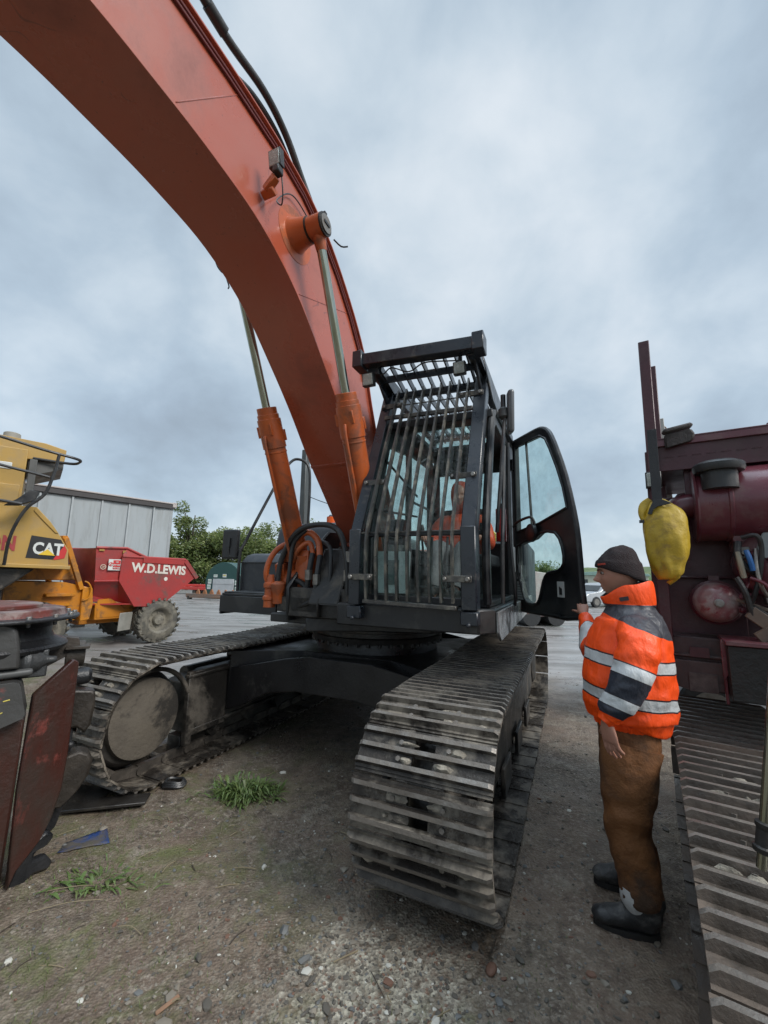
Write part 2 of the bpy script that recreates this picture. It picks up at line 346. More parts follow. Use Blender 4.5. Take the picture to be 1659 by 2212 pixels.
# ================= EXCAVATOR
EA=24.3; EC=(-.05,4.83)
exc=root('excavator','large orange tracked excavator with black caged cab, its boom reaching over the yard','excavator',(EC[0],EC[1],0),frot(EA))
TM=[M_shoe,M_grous,M_link,M_mud]
bl=belt(-2.40,2.42,.985,.70,.224,seed=3,sag=.012)
for i,s_ in enumerate((1,-1)):
    yc=1.325*s_
    if i==0: tk=bl.build('crawler_track',TM,exc,loc=(0,yc,0),ang=30); me0=tk.data
    else:
        tk=bpy.data.objects.new('crawler_track',me0); col.objects.link(tk); tk.parent=exc; tk.location=(0,yc,0)
    i_=-s_  # inner side direction in y
    m=MB(); wheel_disc(m,1.93,0,.49,.37,.17,0); m.lathe((1.90,i_*.085,.485),(0,i_,0),[(0,.31),(.05,.305),(.058,.28),(.062,.13),(.068,.11),(.068,.001)],44,1); m.build('idler_wheel',[M_fr,M_mud2],tk)
    m=MB(); wheel_disc(m,-1.93,0,.50,.33,.09,0)
    for k in range(21):
        t=2*math.pi*k/21; m.box((-1.93+.35*math.cos(t),0,.50+.35*math.sin(t)),(.07,.07,.045),(0,-t,0))
    m.lathe((-1.93,-.2,.5),(0,1,0),[(0,.2),(.02,.24),(.3,.26),(.38,.24),(.4,.2)],28,0); m.build('drive_sprocket',[M_fr],tk)
    m=MB()
    # side frame: box beam with sloping top, end guards
    pf=[(-1.75,.30),(-1.75,.62),(-1.3,.72),(1.2,.72),(1.5,.66),(1.5,.24),(-1.6,.22)]
    m.prism(pf,(),XZ(-.17),.34)
    m.cyl((-1.2,s_*.17,.70),(1.30,s_*.17,.68),.07,seg=16)
    # inner cover around idler : arc guard and vertical rib
    arc=[(1.93+.40*math.cos(t),.49+.40*math.sin(t)) for t in [math.pi*(.10+.80*k/14) for k in range(15)]]
    inn=[(1.93+.365*math.cos(t),.49+.365*math.sin(t)) for t in [math.pi*(.90-.80*k/14) for k in range(15)]]
    m.prism(arc+inn,(),XZ(i_*.20-.02),.04)
    m.box((1.53,i_*.19,.47),(.07,.05,.62)); m.box((1.30,i_*.19,.50),(.4,.03,.55)); m.box((1.1,i_*.19,.74),(.95,.06,.03)); m.box((0,i_*.19,.27),(3.0,.035,.03))
    m.box((1.62,s_*.19,.50),(.5,.03,.18)); m.box((.2,0,.12),(2.6,.16,.16))
    for xx in (-.7,.1,.9): m.box((xx,s_*.20,.20),(.35,.03,.2))
    m.build('track_frame',[M_fr],tk,bevel=.008)
    for k,xx in enumerate((-1.35,-.85,-.35,.15,.65,1.15)):
        m=MB(); m.lathe((xx,-.13,.20),(0,1,0),[(0,.05),(0,.085),(.06,.09),(.07,.07),(.19,.07),(.20,.09),(.26,.085),(.26,.05)],20); m.build('track_roller',[M_fr],tk)
    for xx in (-.6,.75):
        m=MB(); m.lathe((xx,-.10,.80),(0,1,0),[(0,.04),(0,.07),(.2,.07),(.2,.04)],18); m.box((xx,i_*.12,.76),(.12,.08,.1)); m.build('carrier_roller',[M_fr],tk)
    if s_==-1:
        m=MB(); m.lathe((.75,.10,.80),(0,1,0),[(0,.09),(.03,.12),(.20,.12),(.24,.08)],20); m.build('guard_stub',[M_rub],tk)
# carbody
m=MB()
for xx in (1.06,-1.20):
    sgn=1 if xx>0 else -1
    tp=[(-1.12,.73),(-.80,.80),(-.45,.88),(-.2,.92),(.45,.92),(.80,.86),(1.12,.78)]
    bt=[(1.12,.34),(.95,.40),(.62,.56),(.3,.61),(-.3,.61),(-.62,.56),(-.95,.40),(-1.12,.34)]
    m.prism(tp+bt,(),YZ(xx),.035)
    m.prism([(-1.12,.71),(-.45,.86),(.45,.895),(1.12,.76),(1.12,.70),(.45,.84),(-.45,.80),(-1.12,.66)],(),YZ(xx-sgn*.3),.3)
# flanges following the edges
m.sweep([(1.08,-1.12,.345),(1.08,-.95,.405),(1.08,-.62,.565),(1.08,-.3,.615),(1.08,.3,.615),(1.08,.62,.565),(1.08,.95,.405),(1.08,1.12,.345)],.014,seg=8)
m.prism([(-1.15,-1.1),(1.1,-1.1),(.75,-.5),(.75,.5),(1.1,1.1),(-1.15,1.1),(-.8,.5),(-.8,-.5)],(),Matrix.Translation((0,0,.60)),.30)
m.cyl((0,0,.6),(0,0,1.02),.70,.66,seg=48)
m.build('carbody',[M_carb],exc,bevel=.01)
m=MB(); m.lathe((0,0,1.0),(0,0,1),[(0,.60),(0,.72),(.05,.73),(.06,.70),(.10,.70),(.11,.74),(.17,.74),(.17,.6)],64)
for k in range(40):
    t=2*math.pi*k/40; m.cyl((.715*math.cos(t),.715*math.sin(t),.975),(.715*math.cos(t),.715*math.sin(t),1.005),.018,seg=6)
m.build('slewing_ring',[M_fr],exc)
# ---- upper frame / deck
m=MB()
m.prism([(-2.4,-1.52),(-.9,-1.52),(-.9,-.75),(.3,-.60),(1.25,-.12),(1.0,.30),(.8,.9),(.3,1.2),(-2.4,1.40)],(),Matrix.Translation((0,0,1.17)),.12)
m.prism([(.30,.34),(1.54,.36),(1.54,1.46),(1.42,1.55),(-1.2,1.55),(-1.2,.34)],(),Matrix.Translation((0,0,1.292)),.165)
m.box((-.35,-1.10,1.345),(1.65,.95,.12)); m.box((.6,-.35,1.26),(1.1,.5,.08))
for y_ in (-.34,.31): m.prism([(-1.2,1.25),(1.25,1.25),(1.28,1.55),(1.05,1.78),(.62,2.12),(.20,2.16),(-.2,1.9),(-1.2,1.6)],(),XZ(y_),.035)
m.build('upper_frame',[M_blk],exc,bevel=.012)
m=MB(); m.prism([(-1.2,1.30),(1.32,1.235),(1.42,1.30),(1.42,1.44),(-1.2,1.46)],(),XZ(1.556),.02); m.build('side_skirt',[pm('wet silver skirt',(.30,.30,.295),.30,.2,(.15,.145,.14),5,.7,(.06,.05,.045),.6,5,bump=.3)],exc,bevel=.004)
# battery/storage box on the right-hand front with chequer step
m=MB()
m.box((-.10,-1.17,1.61),(1.2,.88,.36)); m.prism([(-.70,1.79),(-.70,1.91),(.30,1.91),(.42,1.88),(.50,1.80),(.50,1.79)],(),XZ(-1.60),.84)
m.box((-.25,-1.0,1.91),(.5,.5,.035))
m.build('storage_box',[M_plas],exc,bevel=.03,seg=3)
m=MB(); m.box((-.10,-1.17,1.793),(1.225,.905,.014)); m.build('lid_seam',[M_rub],exc,bevel=.004)
MB.G=Matrix.Translation((-.05,0,.0)); m=MB(); m.box((.556,-.83,1.60),(.012,.16,.17),m=0)
for k in range(4): m.box((.566,-.83,1.54+k*.042),(.012,.17,.010),m=1)
m.box((.560,-.80,1.60),(.014,.08,.10),m=2); m.build('front_lamp',[M_rub,M_plas,M_lens],exc); m=MB(); m.cyl((.552,-1.02,1.705),(.558,-1.02,1.705),.012); m.build('lock',[M_stl],exc); MB.G=Matrix.Translation((-.10,-.10,.03))
m=MB(); m.box((.82,-.96,1.41),(.46,.74,.025),m=0)
for k in range(9): m.box((.62+.05*k,-.96,1.430),(.018,.72,.016),m=0)
m.prism([(.58,1.20),(1.06,1.20),(1.06,1.40),(.58,1.40)],[[(.66,1.25),(.98,1.25),(.98,1.36),(.66,1.36)]],XZ(-1.34),.03); m.box((1.05,-.96,1.31),(.03,.76,.17))
m.build('access_step',[M_blk],exc,bevel=.005); MB.G=None
m=MB(); m.prism([(-2.35,1.30),(-2.35,2.28),(-.15,2.33),(-.02,2.26),(.05,1.95),(.05,1.30)],(),XZ(-1.50),1.15); m.prism([(-2.35,1.3),(-2.35,2.1),(-1.2,2.15),(-1.2,1.3)],(),XZ(.35),1.2)
m.build('engine_housing',[M_plas],exc,bevel=.05,seg=3)
m=MB(); m.sweep([(-2.35,-1.45,.0),(-2.6,-1.4,0),(-3.0,-.9,0),(-3.1,0,0),(-3.0,.9,0),(-2.6,1.4,0),(-2.35,1.45,0)],.01,seg=4) if False else None
pts=[(-2.35,-1.5),(-2.75,-1.35),(-3.0,-.8),(-3.08,0),(-3.0,.8),(-2.75,1.35),(-2.35,1.5)]
m.prism(pts,(),Matrix.Translation((0,0,1.12)),1.0); m.build('counterweight',[M_or],exc,bevel=.06,seg=3)
m=MB(); m.cyl((-.5,-.98,2.3),(-.5,-.98,2.36),.05,m=0); m.cyl((-.5,-.98,2.36),(-.5,-.98,2.46),.060,m=1); m.cyl((-.5,-.98,2.46),(-.5,-.98,2.49),.045,.02,m=0); m.build('beacon',[M_rub,pm('orange beacon',(.85,.13,.02),.2)],exc)
m=MB(); m.cyl((-.5,-1.32,2.3),(-.5,-1.32,2.37),.07); m.build('filler_cap',[pm('cap red',(.35,.03,.03),.4)],exc)
# handrail, exhaust, mirror on the right side
MB.G=Matrix.Translation((-.06,-.15,0))
m=MB(); m.sweep([(.60,-1.45,1.38),(.60,-1.45,1.88),(.55,-1.43,2.04),(.16,-1.31,2.87),(-.02,-1.25,3.18),(-.10,-1.16,3.23),(-.16,-1.06,3.15),(-.18,-1.03,2.9),(-.18,-1.03,2.3)],.019,seg=10,k=5); m.build('handrail',[M_blk],exc)
m=MB(); m.box((-.34,-1.23,2.84),(.10,.085,1.2)); m.build('exhaust_stack',[pm('stack steel',(.10,.11,.11),.5,.3)],exc,bevel=.01)
m=MB(); m.box((.62,-1.585,2.01),(.06,.22,.36),(0,0,.15),m=0); m.build('side_mirror',[M_rub],exc,bevel=.022,seg=3)
mir=bpy.data.objects['side_mirror']; m=MB(); m.sweep([(.60,-1.46,1.86),(.64,-1.56,1.86),(.655,-1.58,1.90),(.655,-1.58,2.02)],.009,seg=8,k=3); m.box((.657,-1.58,2.03),(.02,.03,.11)); m.build('mirror_arm',[M_blk],mir); MB.G=None
m=MB(); m.sweep([(-.25,-1.2,2.72),(-.1,-.7,2.55),(.1,-.2,2.5)],.005,seg=6,k=4); m.build('cable',[M_rub],exc)
# ---- boom
LO=[(.20,1.86),(.43,2.06),(.78,2.42),(1.15,2.79),(1.46,3.14),(1.76,3.44),(2.12,3.76),(2.52,3.97),(2.92,4.055),(3.30,4.09),(3.75,4.10),(4.6,4.04),(5.6,3.86),(6.2,3.72)]
UP_=[(.02,2.10),(.20,2.38),(.42,2.72),(.64,3.08),(.82,3.44),(1.0,3.86),(1.40,4.30),(1.86,4.62),(2.42,4.76),(3.18,4.78),(3.75,4.75),(4.6,4.62),(5.6,4.28),(6.2,4.0)]
lo=cr_spline(LO,5); upp=cr_spline(UP_,5)
m=MB(); n=len(lo)
def strip(mb,y0,y1,A,B,mm=0):
    vs=[];fs=[]
    for (a,b) in zip(A,B): vs+=[(a[0],y0,a[1]),(b[0],y0,b[1]),(b[0],y1,b[1]),(a[0],y1,a[1])]
    for i in range(len(A)-1):
        for q in range(4): fs.append((i*4+q,i*4+(q+1)%4,i*4+4+(q+1)%4,i*4+4+q))
    fs+=[(0,1,2,3),tuple(4*(len(A)-1)+q for q in (3,2,1,0))]; mb.add(vs,fs,mm)
def offs(c,d):
    o=[]
    for i,p in enumerate(c):
        a=Vector(c[max(i-1,0)]);b=Vector(c[min(i+1,len(c)-1)]); t=(b-a).normalized(); o.append((p[0]-t.y*d,p[1]+t.x*d))
    return o
loI=offs(lo,.014); upI=offs(upp,-.014)
strip(m,-.235,.235,loI,upI)
strip(m,-.255,.255,lo,loI); strip(m,-.262,.262,upI,upp)
# weld seams / joint across bottom plate and plate joints on the side
for xi in (14,):
    a=lo[xi]; m.box((a[0],0,a[1]-.003),(.03,.515,.012),(0,-R(42),0))
for xi in (30,44):
    a=Vector((lo[xi][0],lo[xi][1])); b_=Vector((upp[xi-2][0],upp[xi-2][1])); 
    for s_ in (1,-1): m.sweep([(a.x+(b_.x-a.x)*t_,s_*.236,a.y+(b_.y-a.y)*t_) for t_ in [q/14 for q in range(1,14)]],.004,seg=6)
# foot boss
m.cyl((.24,-.31,2.0),(.24,.31,2.0),.15,seg=28)
boom=m.build('boom',[M_or],exc,bevel=.004)
# foot-to-side doubler plates and the pressed ring round the cylinder pin
m=MB()
for s_ in (1,-1):
    y0=.236*s_; m=MB()
    m.lathe((2.14,y0,4.22),(0,s_,0),[(0,.20),(.002,.199),(.003,.12)],40,cap=False)
    m.lathe((2.14,y0,4.22),(0,s_,0),[(0,.13),(.03,.115),(.08,.10),(.13,.092),(.13,.05)],32)
    m.build('pin_boss',[M_or2],boom)
for s_ in (1,-1):
    m=MB(); m.cyl((2.14,s_*.36,4.22),(2.14,s_*.50,4.22),.078,seg=32,m=0); m.cyl((2.14,s_*.362,4.22),(2.14,s_*.376,4.22),.090,seg=32,m=1); m.cyl((2.14,s_*.488,4.22),(2.14,s_*.505,4.22),.082,seg=32,m=1); m.cyl((2.14,s_*.505,4.22),(2.14,s_*.515,4.22),.066,seg=32,m=2)
    m.box((2.14,s_*.495,4.305),(.03,.02,.03),m=1); m.box((2.14,s_*.518,4.22),(.07,.008,.02),m=3)
    m.sweep([(2.06,s_*.53,4.15),(2.0,s_*.56,4.13),(1.97,s_*.60,4.14)],.006,seg=6,k=3,m=1)
    m.build('cylinder_pin',[M_or2,M_grs,M_stl,M_blk],boom)
# pipes along the upper edge of the side plate
for s_ in (1,-1):
    for d,r_ in ((.055,.010),(.09,.010)):
        c=offs(upp,-d)[22:]; m=MB(); m.sweep([(p[0],s_*.247,p[1]) for p in c[::3]],r_,seg=8,k=1); m.build('side_pipe',[pm('dark red pipe',(.16,.030,.025),.35)],boom)
# hoses over the boom
for j,(yy,pts) in enumerate(((.15,[(1.62,4.50),(1.80,4.72),(1.99,4.92),(2.22,5.08),(2.50,5.13),(2.85,5.12),(3.25,5.16),(4.0,5.10),(5.2,4.75),(5.9,4.25)]),(.10,[(1.66,4.52),(1.84,4.76),(2.05,4.96),(2.28,5.07),(2.55,5.06),(2.78,4.99),(2.98,4.93),(3.4,4.90),(4.0,4.86),(5.2,4.6),(5.9,4.2)]),(.02,[(1.66,4.52),(1.84,4.74),(2.03,4.92),(2.22,5.0),(2.45,4.97),(2.7,4.89),(2.98,4.85),(3.4,4.86),(4.0,4.84),(5.2,4.55),(5.9,4.15)]),(-.06,[(1.62,4.50),(1.80,4.70),(1.99,4.88),(2.22,5.02),(2.50,5.06),(2.85,5.07),(3.25,5.1),(4.0,5.06),(5.2,4.70),(5.9,4.2)]))):
    m=MB(); m.sweep([(p[0],yy+.01*math.sin(i*2.),p[1]) for i,p in enumerate(pts)],.027 if j in(0,3) else .019,seg=12,k=6)
    if j==0: m.cyl((2.86,yy,5.12),(3.0,yy,5.13),.038,seg=12)
    m.build('hydraulic_hose',[M_rub],boom)
m=MB(); m.box((2.92,.06,4.93),(.09,.16,.07),m=1); m.box((2.92,.06,4.85),(.06,.12,.16),m=0); m.build('hose_clamp',[M_blk,pm('dull orange bracket',(.30,.09,.04),.5)],boom,bevel=.006); m=MB(); m.sweep([(2.2,.0,4.70),(2.35,0,4.88),(2.5,0,4.88),(2.66,0,4.74)],.035,seg=10,k=4); m.build('lifting_eye',[pm('dull orange bracket',(.30,.09,.04),.5)],boom)
# lamp on the boom side
m=MB(); m.box((2.52,.30,4.20),(.055,.10,.05),(0,-.5,0),m=0); m.bar((2.54,.29,4.20),(2.55,.38,4.26),.05,.05,m=0); m.box((2.56,.40,4.285),(.06,.05,.05),m=1); brk=m.build('lamp_bracket',[M_or2,M_rub],boom,bevel=.006)
m=MB(); m.box((2.565,.385,4.37),(.045,.095,.115),(0,.18,.0),m=0); m.box((2.590,.385,4.365),(.006,.082,.10),(0,.18,0),m=1); m.build('work_lamp',[M_rub,M_lens],boom,bevel=.008)
m=MB(); m.sweep([(2.54,.41,4.30),(2.50,.40,4.18),(2.46,.36,4.14),(2.44,.30,4.22),(2.30,.262,4.42),(2.20,.262,4.48),(2.05,.262,4.46),(1.95,.262,4.40)],.005,seg=6,k=5); m.build('lamp_cable',[M_rub],boom)
# ---- boom cylinders
B0=Vector((.95,0,1.62)); B1=Vector((2.14,0,4.22)); dB=(B1-B0).normalized(); LB=(B1-B0).length
for s_ in (1,-1):
    y_=.435 if s_>0 else -.375; b0=B0+V(0,y_,0)
    pt=lambda d:b0+dB*d
    m=MB(); m.cyl(pt(.0),pt(1.60),.096,seg=32,m=0); m.cyl(pt(1.30),pt(1.56),.105,seg=32,m=0); m.cyl(pt(1.56),pt(1.66),.088,seg=32,m=0)
    m.cyl(pt(1.255),pt(1.27),.101,seg=32,m=0); m.cyl((.95,y_-.10,1.62),(.95,y_+.10,1.62),.10,seg=24,m=0)
    for k in range(4):
        t=k*math.pi/2+.6; m.box(tuple(pt(1.43)+V(.106*math.cos(t),.106*math.sin(t),0)),(.03,.03,.10),(0,.43,0),m=0)
    # side pipe along the barrel
    sp=V(.0,-s_*.0,0); fr=V(-dB.z,0,dB.x)
    m.sweep([tuple(pt(.1)+fr*-.126),tuple(pt(.8)+fr*-.124),tuple(pt(1.35)+fr*-.124),tuple(pt(1.42)+fr*-.07)],.014,seg=8,k=3,m=0)
    cyl_=m.build('boom_cylinder',[M_or2],exc,bevel=.003)
    m=MB(); m.cyl(pt(1.62),pt(LB-.06),.036,seg=28,m=0); m.build('piston_rod',[M_chr],cyl_)
    m=MB(); m.cyl((2.14,y_-.055,4.22),(2.14,y_+.055,4.22),.083,seg=28); m.cyl(pt(LB-.16),pt(LB-.04),.038,.055,seg=24); m.build('rod_eye',[M_or2],cyl_)
# ---- hose and swivel cluster at the boom foot
m=MB()
m.lathe((1.02,-.52,1.60),(0,1,0),[(0,.10),(0,.15),(.2,.15),(.2,.10)],24)
for q in ((1.10,-.40,1.86),(1.08,-.28,1.80),(1.12,-.50,1.72)): m.box(q,(.14,.09,.12),(0,.3,.2))
m.sweep([(1.20,-.56,1.50),(1.24,-.60,1.68),(1.20,-.54,1.88),(1.10,-.40,1.98),(1.02,-.30,1.94)],.026,seg=12,k=5)
m.sweep([(1.12,-.50,1.78),(1.18,-.34,1.98),(1.16,-.20,2.06),(1.14,-.10,1.98),(1.16,-.06,1.84)],.030,seg=12,k=5)
m.sweep([(1.12,-.40,1.75),(1.18,-.28,1.90),(1.16,-.18,1.96),(1.15,-.14,1.85)],.024,seg=12,k=5)
m.lathe((1.24,-.54,1.36),(0,0,1),[(0,.03),(0,.055),(.06,.055),(.07,.065),(.10,.065),(.11,.05),(.17,.05),(.18,.062),(.22,.062),(.23,.035),(.30,.03)],18)
m.lathe((1.24,-.44,1.40),(.1,0,1),[(0,.03),(0,.05),(.1,.05),(.12,.06),(.18,.06),(.2,.03)],18)
m.box((1.05,-.27,1.72),(.18,.14,.34)); m.build('valve_manifold',[M_or2],exc,bevel=.006)
hp=[[(1.20,-.50,1.50),(1.20,-.46,1.80),(1.22,-.28,2.06),(1.22,-.02,2.12),(1.24,.18,2.05),(1.26,.28,1.80),(1.26,.30,1.5)],
    [(1.18,-.40,1.45),(1.20,-.36,1.70),(1.20,-.33,1.95),(1.19,-.2,2.08)],
    [(1.16,-.14,1.86),(1.20,-.14,1.70),(1.18,-.18,1.45)],[(1.17,-.05,1.84),(1.22,-.04,1.66),(1.22,-.06,1.40)],
    [(1.20,-.26,1.42),(1.22,-.10,1.50),(1.18,.10,1.62),(1.1,.28,1.70)],[(1.22,-.24,1.36),(1.24,-.05,1.44),(1.20,.14,1.54),(1.1,.3,1.60)],
    [(1.1,-.1,1.98),(1.16,.05,1.9),(1.2,.08,1.6),(1.2,.05,1.4)],[(1.15,-.35,1.62),(1.18,-.22,1.58),(1.16,-.12,1.45),(1.1,-.1,1.35)]]
for i,p in enumerate(hp):
    m=MB(); m.sweep(p,.020 if i in (1,6) else .026,seg=10,k=7); m.build('hydraulic_hose',[M_grs if i in (4,5,7) else M_rub],exc)
for q in ((1.21,-.14,1.62),(1.22,-.045,1.58),(1.25,.285,1.62),(1.25,.29,1.78)): m=MB(); m.cyl(q,(q[0],q[1],q[2]+.09),.034,seg=8); m.build('hose_fitting',[M_stl],exc)
m=MB(); m.box((.85,0,1.42),(.8,.66,.26)); m.prism([(1.3,1.3),(1.32,1.42),(.95,1.95),(.7,1.95),(.9,1.6),(.9,1.3)],(),XZ(.02),.02); m.box((1.18,.08,1.66),(.02,.30,.55),(0,-.45,0)); m.box((1.1,-.2,1.40),(.3,.5,.14)); m.build('foot_bracket',[M_fr],exc,bevel=.01)
# ================= CAB
m=MB()
side=[(-.42,1.46),(1.34,1.46),(1.36,2.0),(1.02,2.95),(.90,3.08),(-.30,3.10),(-.42,3.0)]
# right wall with window, left door opening, rear wall, roof, floor
m.prism(side,[[(-.25,1.95),(.38,1.95),(.38,2.95),(-.25,2.95)],[(.46,1.72),(1.24,1.72),(1.25,2.02),(.96,2.86),(.46,2.92)]],XZ(.50),.045)
m.prism(side,[[(-.02,1.50),(1.24,1.50),(1.26,2.0),(.94,2.93),(.86,2.99),(-.02,3.0)],[(-.33,2.0),(-.12,2.0),(-.12,2.9),(-.33,2.9)]],XZ(1.455),.045)
m.prism([(.545,1.46),(1.455,1.46),(1.455,3.08),(.545,3.08)],[[(.62,2.05),(1.38,2.05),(1.38,2.88),(.62,2.88)]],YZ(-.42),.04)
m.prism([(-.42,.53),(.92,.53),(.92,1.47),(-.42,1.47)],[[(.05,.68),(.72,.68),(.72,1.32),(.05,1.32)]],Matrix.Translation((0,0,3.06)),.05)
m.box((.45,1.0,1.475),(1.7,.9,.03))
m.box((1.345,1.0,1.49),(.05,.98,.06)); m.box((1.355,1.0,2.0),(.035,.98,.035)); m.box((.97,1.0,3.04),(.14,1.0,.07))
for y_ in (.515,1.485): m.sweep([(1.35,y_,1.48),(1.365,y_,2.0),(1.20,y_,2.52),(1.03,y_,2.96),(.90,y_,3.09)],.030,seg=10,k=4)
m.sweep([(.90,1.50,3.09),(.0,1.51,3.11),(-.42,1.50,3.06),(-.44,1.50,2.4),(-.44,1.5,1.5)],.028,seg=10,k=3)
cabo=m.build('cab',[M_blk],exc,bevel=.006)
m=MB(); m.prism([(.53,1.52),(1.47,1.52),(1.47,1.985),(.53,1.985)],(),YZ(1.345),.006); m.build('lower_windscreen',[M_gl],cabo)
m=MB()
W=[(1.35,2.02),(1.30,2.18),(1.20,2.48),(1.10,2.76),(1.03,2.94),(.95,3.02)]
vs=[];fs=[]
for (x,z) in W: vs+=[(x,.53,z),(x,1.47,z),(x-.006,1.47,z),(x-.006,.53,z)]
for i in range(len(W)-1):
    for q in range(4): fs.append((i*4+q,i*4+(q+1)%4,i*4+4+(q+1)%4,i*4+4+q))
fs+=[(3,2,1,0),tuple(4*(len(W)-1)+q for q in range(4))]; m.add(vs,fs); m.build('windscreen',[M_gl],cabo)
m=MB(); m.prism([(-.27,1.93),(.40,1.93),(.40,2.97),(-.27,2.97)],(),XZ(.52),.006); m.build('side_window',[M_gl],cabo); m=MB(); m.prism([(.44,1.70),(1.26,1.70),(1.27,2.02),(.98,2.88),(.44,2.94)],(),XZ(.52),.006); m.build('side_window',[M_gl],cabo)
m=MB(); m.prism([(.60,2.03),(1.40,2.03),(1.40,2.9),(.60,2.9)],(),YZ(-.405),.006); m.build('rear_window',[M_gl],cabo)
m=MB(); m.prism([(.03,.66),(.74,.66),(.74,1.34),(.03,1.34)],(),Matrix.Translation((0,0,3.08)),.006); m.build('roof_hatch',[M_gl],cabo)
for a_ in (((.52,.535,2.03),(.96,.535,2.03),.02,.02),((.46,.53,2.02),(.46,.53,2.93),.02,.03),((-.27,.53,2.45),(.40,.53,2.45),.02,.02),((1.10,.56,2.70),(.25,.56,2.52),.012,.02),((1.28,.56,2.22),(.25,.56,2.30),.012,.02)): m=MB(); m.bar(*a_); m.build('window_bar',[M_blk],cabo)
m=MB(); m.box((1.28,.72,1.70),(.03,.28,.34),(0,-.2,.1),m=0); m.box((1.297,.72,1.70),(.006,.11,.2),(0,-.2,.1),m=1); m.build('paper_notice',[M_whi,pm('print grey',(.15,.18,.17),.6)],cabo)
m=MB(); m.cyl((-.12,1.38,2.05),(-.12,1.38,2.40),.055,seg=20,m=0); m.cyl((-.12,1.38,2.40),(-.12,1.38,2.46),.03,.02,seg=12,m=1); m.build('fire_extinguisher',[pm('extinguisher red',(.40,.02,.02),.25),M_blk],cabo)
m=MB(); m.box((.15,1.0,1.72),(.5,.52,.12)); m.box((-.10,1.0,2.08),(.12,.50,.66),(0,-.12,0)); m.box((-.16,1.0,2.50),(.09,.26,.18)); m.box((.25,.70,1.83),(.5,.16,.12)); m.box((.25,1.30,1.83),(.5,.16,.12)); m.box((.15,1.0,1.57),(.35,.35,.18)); m.build('operator_seat',[M_seat],cabo,bevel=.03,seg=3)
m=MB()
for yy in (.70,1.30): m=MB(); m.cyl((.45,yy,1.88),(.50,yy,2.06),.012,seg=8); m.lathe((.50,yy,2.04),(.15,0,1),[(0,.02),(.04,.028),(.1,.03),(.14,.02)],12); m.build('control_lever',[M_rub],cabo)
for yy in (.92,1.06): m=MB(); m.cyl((.95,yy,1.5),(.85,yy,2.02),.012,seg=8); m.box((1.02,yy,1.55),(.2,.09,.02),(0,-.4,0)); m.build('travel_pedal',[M_rub],cabo)
m=MB(); m.box((1.05,.66,2.05),(.08,.14,.22)); m.build('monitor',[M_rub],cabo,bevel=.004)
# ---- guard cage
m=MB()
for y_ in (.545,1.41):
    wv=.095 if y_<1 else .105
    m.bar((1.545,y_,1.455),(1.555,y_,2.02),wv,.13,(1,0,0)); m.bar((1.558,y_,1.985),(.965,y_,3.38),wv,.10,(1,0,0))
    m.bar((1.36,y_,3.46),(-.45,y_,3.38),.09,.11); m.bar((-.40,y_,3.34),(-.40,y_,3.1),.06,.06)
    m.prism([(.92,3.24),(1.08,3.24),(1.30,3.41),(.80,3.41)],(),XZ(y_-.012),.024)
m.prism([(1.30,3.42),(-.55,3.34),(-.55,3.10),(-.2,3.12),(.2,3.18),(.85,3.22)],[[(.45,3.24),(-.3,3.19),(-.3,3.28),(.45,3.32)]],XZ(1.468),.012)
m.bar((1.385,.40,3.53),(1.385,1.48,3.465),.105,.105); m.box((1.385,.425,3.53),(.15,.09,.15)); m.box((1.385,1.465,3.467),(.15,.09,.145))
m.bar((-.42,.50,3.37),(-.42,1.46,3.36),.07,.07); m.bar((.97,.54,3.35),(.97,1.41,3.33),.05,.06); m.bar((1.2,.54,3.42),(1.2,1.41,3.39),.012,.07)
gd=m.build('guard_cage',[M_navy],cabo,bevel=.007)
for k in range(9):
    y_=.655+.0815*k
    m=MB(); P_=[(1.615,y_,1.50),(1.635,y_,1.72),(1.63,y_,1.98),(1.52,y_,2.28),(1.35,y_,2.68),(1.04,y_,3.36)]
    Q=cr_spline(P_[:4],4)+P_[4:]
    for a,b in zip(Q[:-1],Q[1:]): m.bar(a,b,.014,.044,(1,0,.3),ext=.002)
    m.build('guard_bar',[M_bar],gd)
for k in range(9):
    y_=.60+.0935*k
    m=MB(); m.bar((1.33,y_,3.47),(.97,y_,3.37),.012,.065); m.bar((.97,y_,3.37),(-.40,y_,3.33),.012,.065); m.build('roof_slat',[M_navy],gd)
for a_ in (((1.60,.55,1.99),(1.60,1.40,1.99),.012,.014),((1.16,.57,3.07),(1.16,1.36,3.05),.03,.035),((1.12,.64,3.19),(1.12,1.33,3.175),.008,.012),((1.60,.63,1.485),(1.60,1.33,1.465),.07,.028)): m=MB(); m.bar(*a_); m.build('cross_bar',[M_bar],gd,bevel=.003)
for (x,z) in ((1.60,1.66),(1.38,2.42),(1.06,3.20)):
    for y_,d in ((.545,1),(1.41,-1)):
        m=MB(); m.box((x+.045,y_+d*.07,z),(.022,.20,.045),m=0); m.cyl((x+.05,y_-d*.005,z),(x+.075,y_-d*.005,z),.018,seg=6,m=1); m.cyl((x+.05,y_+d*.15,z),(x+.07,y_+d*.15,z),.014,seg=6,m=1)
        m.build('bar_clamp',[M_bar,M_stl],gd,bevel=.003)
for y_ in (.545,1.41): m=MB(); m.prism([(-.06,-.03),(.06,-.03),(.06,.06),(-.06,.06)],(),Matrix(((0,0,1,1.50),(1,0,0,y_),(0,1,0,1.385),(0,0,0,1))),.11); m.cyl((1.56,y_,1.44),(1.56,y_,1.475),.018,seg=6); m.cyl((1.61,y_,1.36),(1.64,y_,1.36),.018,seg=6); m.build('cage_foot',[M_navy],gd,bevel=.008)
